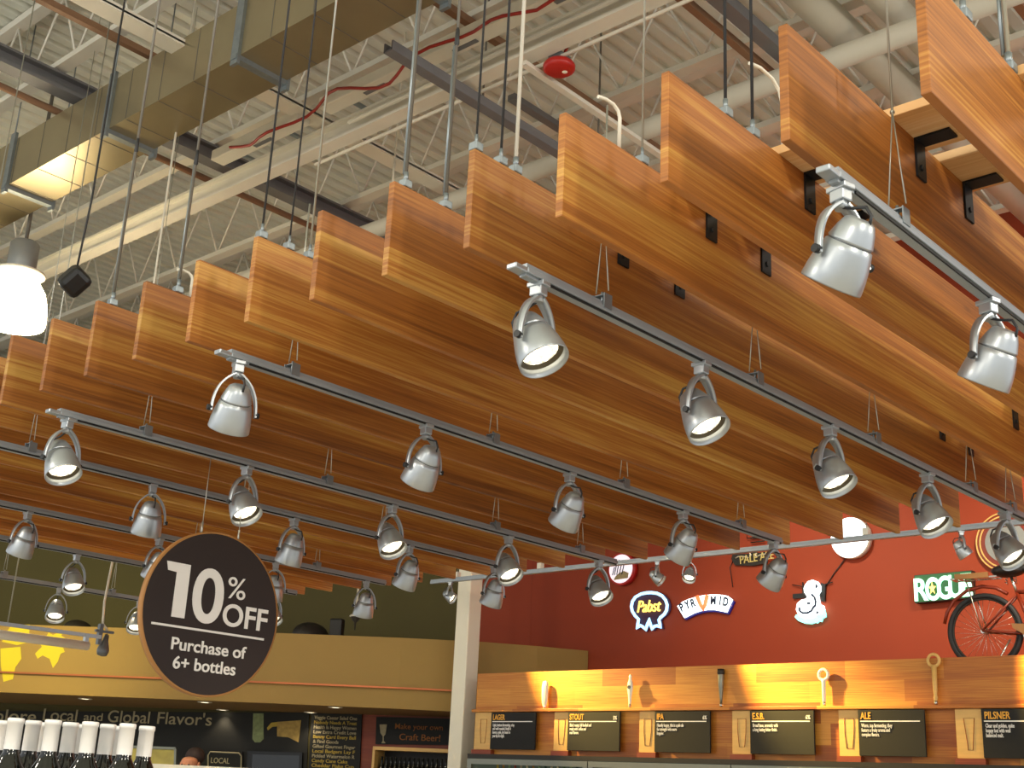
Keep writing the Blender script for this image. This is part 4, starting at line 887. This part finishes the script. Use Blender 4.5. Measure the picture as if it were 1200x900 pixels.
kid(MB().box(((q0[0] + q1[0]) / 2, 0.03, (q2[1] - pz) / 2), (0.06, 0.03, pz + q2[1])), 'stand', M['steel'], t)
# counter edge behind which a person stands
cp = ray(245, 898) * 11.2
t = thing('counter', 'pale counter edge in front of the standing person', 'counter', (cp.x, cp.y, -E), ARZ)
kid(MB().box((0.1, 0.15, cp.z + E - 0.02), (1.7, 0.4, 0.04), bevel=0.004), 'top', M['cream'], t)
kid(MB().box((0.1, 0.2, (cp.z + E - 0.04) / 2), (1.6, 0.3, cp.z + E - 0.04)), 'body', M['redwood'], t)

# person behind the counter, only the crown and forehead show
pp = ray(224, 885) * 12.0
t = thing('person', 'person with short dark hair standing behind the pale counter', 'person', (pp.x, pp.y, -E), ARZ)
head_top = (ray(224, 877) * 12.0).z + E
s_ = head_top / 1.76
k = bmesh.new(); vs = {}
sk = [('pelvis', (0, 0, .95), .15), ('waist', (0, 0, 1.1), .13), ('chest', (0, 0, 1.32), .155), ('neckb', (0, 0, 1.46), .075), ('neck', (0, -.01, 1.53), .058), ('head', (0, -.015, 1.62), .085), ('top', (0, -.012, 1.695), .078),
      ('shl', (-.18, 0, 1.42), .062), ('ell', (-.24, .02, 1.15), .045), ('wrl', (-.22, -.12, .98), .032), ('hal', (-.21, -.18, .93), .034), ('shr', (.18, 0, 1.42), .062), ('elr', (.24, .02, 1.15), .045), ('wrr', (.22, -.12, .98), .032), ('har', (.21, -.18, .93), .034),
      ('hpl', (-.1, 0, .88), .1), ('knl', (-.11, -.01, .5), .065), ('anl', (-.11, .02, .1), .045), ('tol', (-.11, -.13, .04), .035), ('hpr', (.1, 0, .88), .1), ('knr', (.11, -.01, .5), .065), ('anr', (.11, .02, .1), .045), ('tor', (.11, -.13, .04), .035)]
ed = [('pelvis', 'waist'), ('waist', 'chest'), ('chest', 'neckb'), ('neckb', 'neck'), ('neck', 'head'), ('head', 'top'), ('chest', 'shl'), ('shl', 'ell'), ('ell', 'wrl'), ('wrl', 'hal'), ('chest', 'shr'), ('shr', 'elr'), ('elr', 'wrr'), ('wrr', 'har'), ('pelvis', 'hpl'), ('hpl', 'knl'), ('knl', 'anl'), ('anl', 'tol'), ('pelvis', 'hpr'), ('hpr', 'knr'), ('knr', 'anr'), ('anr', 'tor')]
for s in (-1, 1):
    pre = 'hal' if s < 0 else 'har'
    for fi in range(4):
        bx_ = s * (.21 - .027 + fi * .018); sk.append(('%sf%d' % (pre, fi), (bx_, -.225, .915), .009)); sk.append(('%sg%d' % (pre, fi), (bx_, -.25 - .01 * (fi in (1, 2)), .885), .008)); ed += [(pre, '%sf%d' % (pre, fi)), ('%sf%d' % (pre, fi), '%sg%d' % (pre, fi))]
    sk.append((pre + 't', (s * .165, -.20, .90), .011)); ed.append((pre, pre + 't'))
me = bpy.data.meshes.new('body'); names_ = [a[0] for a in sk]
me.from_pydata([tuple(c * s_ for c in a[1]) for a in sk], [(names_.index(a), names_.index(c)) for a, c in ed], [])
bo = bpy.data.objects.new('body', me); COL.objects.link(bo); bo.parent = t
md = bo.modifiers.new('skin', 'SKIN'); sv = me.skin_vertices[0].data
for i, a in enumerate(sk): sv[i].radius = (a[2] * s_, a[2] * s_); sv[i].use_root = i == 0
sub = bo.modifiers.new('smooth', 'SUBSURF'); sub.levels = 2; sub.render_levels = 2
me.materials.append(M['skin'])
kid(MB().lathe([(0.16, .9), (.165, .98), (.15, 1.12), (.175, 1.3), (.17, 1.42), (.10, 1.48), (.075, 1.5)], 24, Matrix.Diagonal((s_ * 1.12, s_ * .98, s_, 1))), 'shirt', M['shirt'], t)
kid(MB().sphere((0, 0.075 * s_, 1.695 * s_), 0.092 * s_, (1.0, 0.85, 0.88)), 'hair', M['hair'], t)
for s in (-1, 1): kid(MB().sphere((s * .033 * s_, -.080 * s_, 1.615 * s_), .010 * s_, n=8), 'eye', M['black'], t)
kid(MB().sphere((0, -.108 * s_, 1.605 * s_), .017 * s_, (0.8, 1, 1.3), 10), 'nose', M['skin'], t); kid(MB().sphere((0, -.093 * s_, 1.57 * s_), .022 * s_, (1.1, .4, .3), 10), 'mouth', M['bikered'], t)
for s in (-1, 1): kid(MB().sphere((s * .088 * s_, 0, 1.62 * s_), .024 * s_, (.4, .8, 1.2), 10), 'ear', M['skin'], t)

# painted leaves on the soffit (outlines follow its curved face)
def onsoffit(u, v, off=-0.006):
    d = ray(u, v); best = None
    P = offs(SP, off)
    for p, q in zip(P, P[1:]):
        e = q - p; n = Vector((-e.y, e.x, 0)); den = d.dot(n)
        if abs(den) < 1e-6: continue
        k = p.dot(n) / den; h = d * k; s = (h - p).dot(e) / e.dot(e)
        if k > 0 and -0.001 <= s <= 1.001: return h
    return None
def leaf(pts, label):
    m = MB(); v = [m.b.verts.new(onsoffit(*p, -0.004)) for p in pts]; v2 = [m.b.verts.new(onsoffit(*p, -0.001)) for p in pts]; m.b.faces.new(v); m.b.faces.new(v2[::-1])
    for i in range(len(v)): m.b.faces.new((v[i], v[(i + 1) % len(v)], v2[(i + 1) % len(v)], v2[i]))
    tag(m.build('painted_leaf', M['leaf']), label, 'painted leaf', 'yellow leaves painted on the soffit')
leaf([(8, 740), (14, 732), (35, 732), (34, 745), (36, 752), (20, 756), (2, 752)], 'topmost yellow painted leaf at the left edge of the soffit')
leaf([(0.5, 760), (24, 758), (25, 772), (18, 782), (15, 796), (4, 799), (1, 780)], 'yellow painted leaf lowest at the left edge of the soffit')
leaf([(44, 748), (54, 746), (57, 741), (62, 744), (75, 738), (72, 745), (80, 750), (73, 756), (76, 764), (71, 766), (68, 775), (62, 783), (58, 772), (50, 768), (44, 772), (41, 766), (49, 758)], 'yellow star-shaped painted leaf in the middle of the soffit left end')

# downlights in the soffit underside
for i, (u, v) in enumerate(((100, 819), (43, 828), (65, 827), (163, 830), (240, 823), (261, 832), (333, 837), (393, 829), (364, 835))):
    p = on(u, v, 2, ZS0)
    t = thing('recessed_downlight', 'small recessed downlight glowing in the soffit underside, %s of nine' % ORD[i], 'downlight', p, 0, 'downlights in the soffit underside')
    kid(MB().lathe([(0.05, 0.003), (0.07, -0.006), (0.085, -0.004), (0.085, 0.004)], 24), 'trim_ring', M['cream'], t)
    kid(MB().lathe([(0.0, -0.002), (0.055, -0.002), (0.055, 0.002), (0.0, 0.002)], 20), 'glow', M['downlight'], t)
    if i in (0, 3, 5, 6, 8): lamp('downlight_lamp', 'SPOT', (0, 0, -0.03), 8, SPOT_COLOR, t, 0.04, aim=(0, 0, -1), angle=100, blend=0.6)

# tube lamp bar at the left, in front of the soffit
p = Vector((4.18, 7.75, 0)); py = 7.4
a_, c_ = on(-40, 744, 1, py), on(103, 757, 1, py)
t = thing('lamp_bar', 'pale horizontal tube lamp bar at left in front of the painted leaves', 'lamp bar', c_)
Lb = 1.3
kid(MB().cyl((-Lb, 0, 0), (0, 0, 0), 0.028, n=16), 'tube', M['whitepaint'], t)
kid(MB().box((-Lb / 2 + 0.03, 0, 0.065), (Lb + 0.1, 0.02, 0.022)), 'rail', M['silver'], t)
for x in (-0.02, -Lb + 0.05): kid(MB().box((x, 0, 0.035), (0.025, 0.03, 0.07)), 'bracket', M['silver'], t)
kid(MB().cyl((-0.55, 0, 0.07), (-0.55, 0, ZD - c_.z), 0.004, n=6).cyl((-1.1, 0, 0.07), (-1.1, 0, ZD - c_.z), 0.004, n=6), 'hanging_wire', M['wire'], t)
# short pendant head with its cream conduit, left of the round sign
p = on(122, 742, 1, 7.45)
t = thing('pendant_spotlight', 'small bulb-shaped spotlight on a cream conduit left of the round sign', 'spotlight', p)
kid(MB().tube([(0.02, 0, 0.02), (-0.02, 0, 0.06), (-0.03, 0, 0.2), (-0.01, 0, 0.55), (-0.01, 0, ZD - p.z)], 0.008, 8), 'conduit', M['cream'], t)
kid(MB().box((-0.03, 0, -0.01), (0.025, 0.03, 0.13)).box((0.0, 0, 0.01), (0.13, 0.02, 0.015)), 'bracket', M['silver_dark'], t)
kid(MB().lathe([(0.0, 0.02), (0.014, 0.01), (0.02, -0.03), (0.038, -0.08), (0.038, -0.10), (0.03, -0.12), (0.0, -0.128)], 20, Matrix.Translation((0.02, 0, -0.02)) @ Matrix.Rotation(0.12, 4, 'Y')), 'housing', M['silver_dark'], t)
# sensor pendant and dark things on the soffit top
p = on(417, 722, 1, 6.9)
t = thing('pendant_sensor', 'white disc pendant on a thin rod right of the round sign', 'sensor', p)
kid(MB().cyl((0, 0, 0.01), (0, 0, ZD - p.z), 0.008, n=8), 'rod', M['cream'], t)
kid(MB().lathe([(0.0, 0.025), (0.02, 0.02), (0.045, 0.002), (0.045, -0.005), (0.0, -0.006)], 20), 'disc', M['cream'], t)
kid(MB().lathe([(0.035, -0.005), (0.025, -0.03), (0.008, -0.045), (0.004, -0.10), (0.0, -0.10)], 16), 'nozzle', M['darkframe'], t)
def atop(u, v): d = ray(u, v); h = onsoffit(u, v, 0.45); return Vector((h.x, h.y, ZS1))
q = atop(395, 735)
t = thing('small_speaker', 'small dark speaker standing on top of the soffit behind the white disc', 'speaker', q, ARZ)
kid(MB().box((0, 0, 0.13), (0.16, 0.12, 0.24), bevel=0.02), 'cabinet', M['black'], t); kid(MB().box((0, -0.062, 0.13), (0.13, 0.006, 0.2), bevel=0.002), 'grille', M['darkframe'], t)
q = atop(365, 735)
tag(MB().sphere((0, 0, 0.03), 0.22, (1.2, 0.7, 0.75), 20).build('rolled_bundle', M['darkframe'], None, q), 'dark rounded bundle lying on top of the soffit', 'bundle')
if True:
    q = atop(92, 730)
    tag(MB().sphere((0, 0, 0.02), 0.16, (1.2, 0.7, 0.7), 20).build('rolled_bundle', M['darkframe'], None, q), 'dark rounded lump on the soffit top above the painted leaves', 'bundle')

# ------------------------------------------------------------------ wine bottles at lower left
SHELF_Z = -0.205
bot = [(18, 2.50), (62, 2.50), (106, 2.50), (150, 2.50), (39, 2.58), (83, 2.58), (127, 2.58), (173, 2.58), (5, 2.66), (53, 2.66), (97, 2.66), (140, 2.66)]
bp_ = None
order = sorted(range(len(bot)), key=lambda i: bot[i][0])
for i, (u, d) in enumerate(bot):
    p = ray(u, 850) * d
    if bp_ is None:
        bp_ = thing('wine_bottle', '', 'wine bottle', (p.x, p.y, SHELF_Z))
        kid(MB().lathe([(0.030, 0.0), (0.036, 0.004), (0.037, 0.02), (0.037, 0.185), (0.033, 0.205), (0.022, 0.225), (0.0152, 0.24), (0.0145, 0.30), (0.0, 0.301)], 24, cap0=True), 'glass', M['wine'], bp_)
        kid(MB().lathe([(0.0152, 0.245), (0.0153, 0.246), (0.0150, 0.295), (0.0163, 0.2955), (0.0163, 0.3035), (0.0145, 0.305), (0.0, 0.3055)], 24), 'foil_capsule', M['foil'], bp_)
        kid(MB().lathe([(0.0373, 0.05), (0.0376, 0.052), (0.0376, 0.14), (0.0373, 0.142)], 24), 'label', M['cream'], bp_); o = bp_
    else: o = copy_tree(bp_); o.location = (p.x, p.y, SHELF_Z + E)
    o['group'] = 'wine bottles with white foil capsules'
    o['label'] = 'dark wine bottle with white foil capsule, %s from the left' % ORD[order.index(i)]
c0 = ray(85, 870) * 2.58; rz = math.atan2(-r0.x * 0 - ch.x, ch.y)
t = thing('display_shelf', 'wooden display shelf under the white-capped wine bottles', 'shelf', (c0.x, c0.y, -E), rz)
kid(MB().box((0, 0, SHELF_Z + E - 0.015), (0.7, 0.36, 0.03), bevel=0.003), 'top', M['plaque'], t)
for x in (-0.32, 0.32):
    for y in (-0.15, 0.15): kid(MB().box((x, y, (SHELF_Z + E - 0.03) / 2), (0.04, 0.04, SHELF_Z + E - 0.03)), 'leg', M['plaque'], t)
kid(MB().box((0, 0, 0.5), (0.66, 0.32, 0.025)), 'lower_shelf', M['plaque'], t)
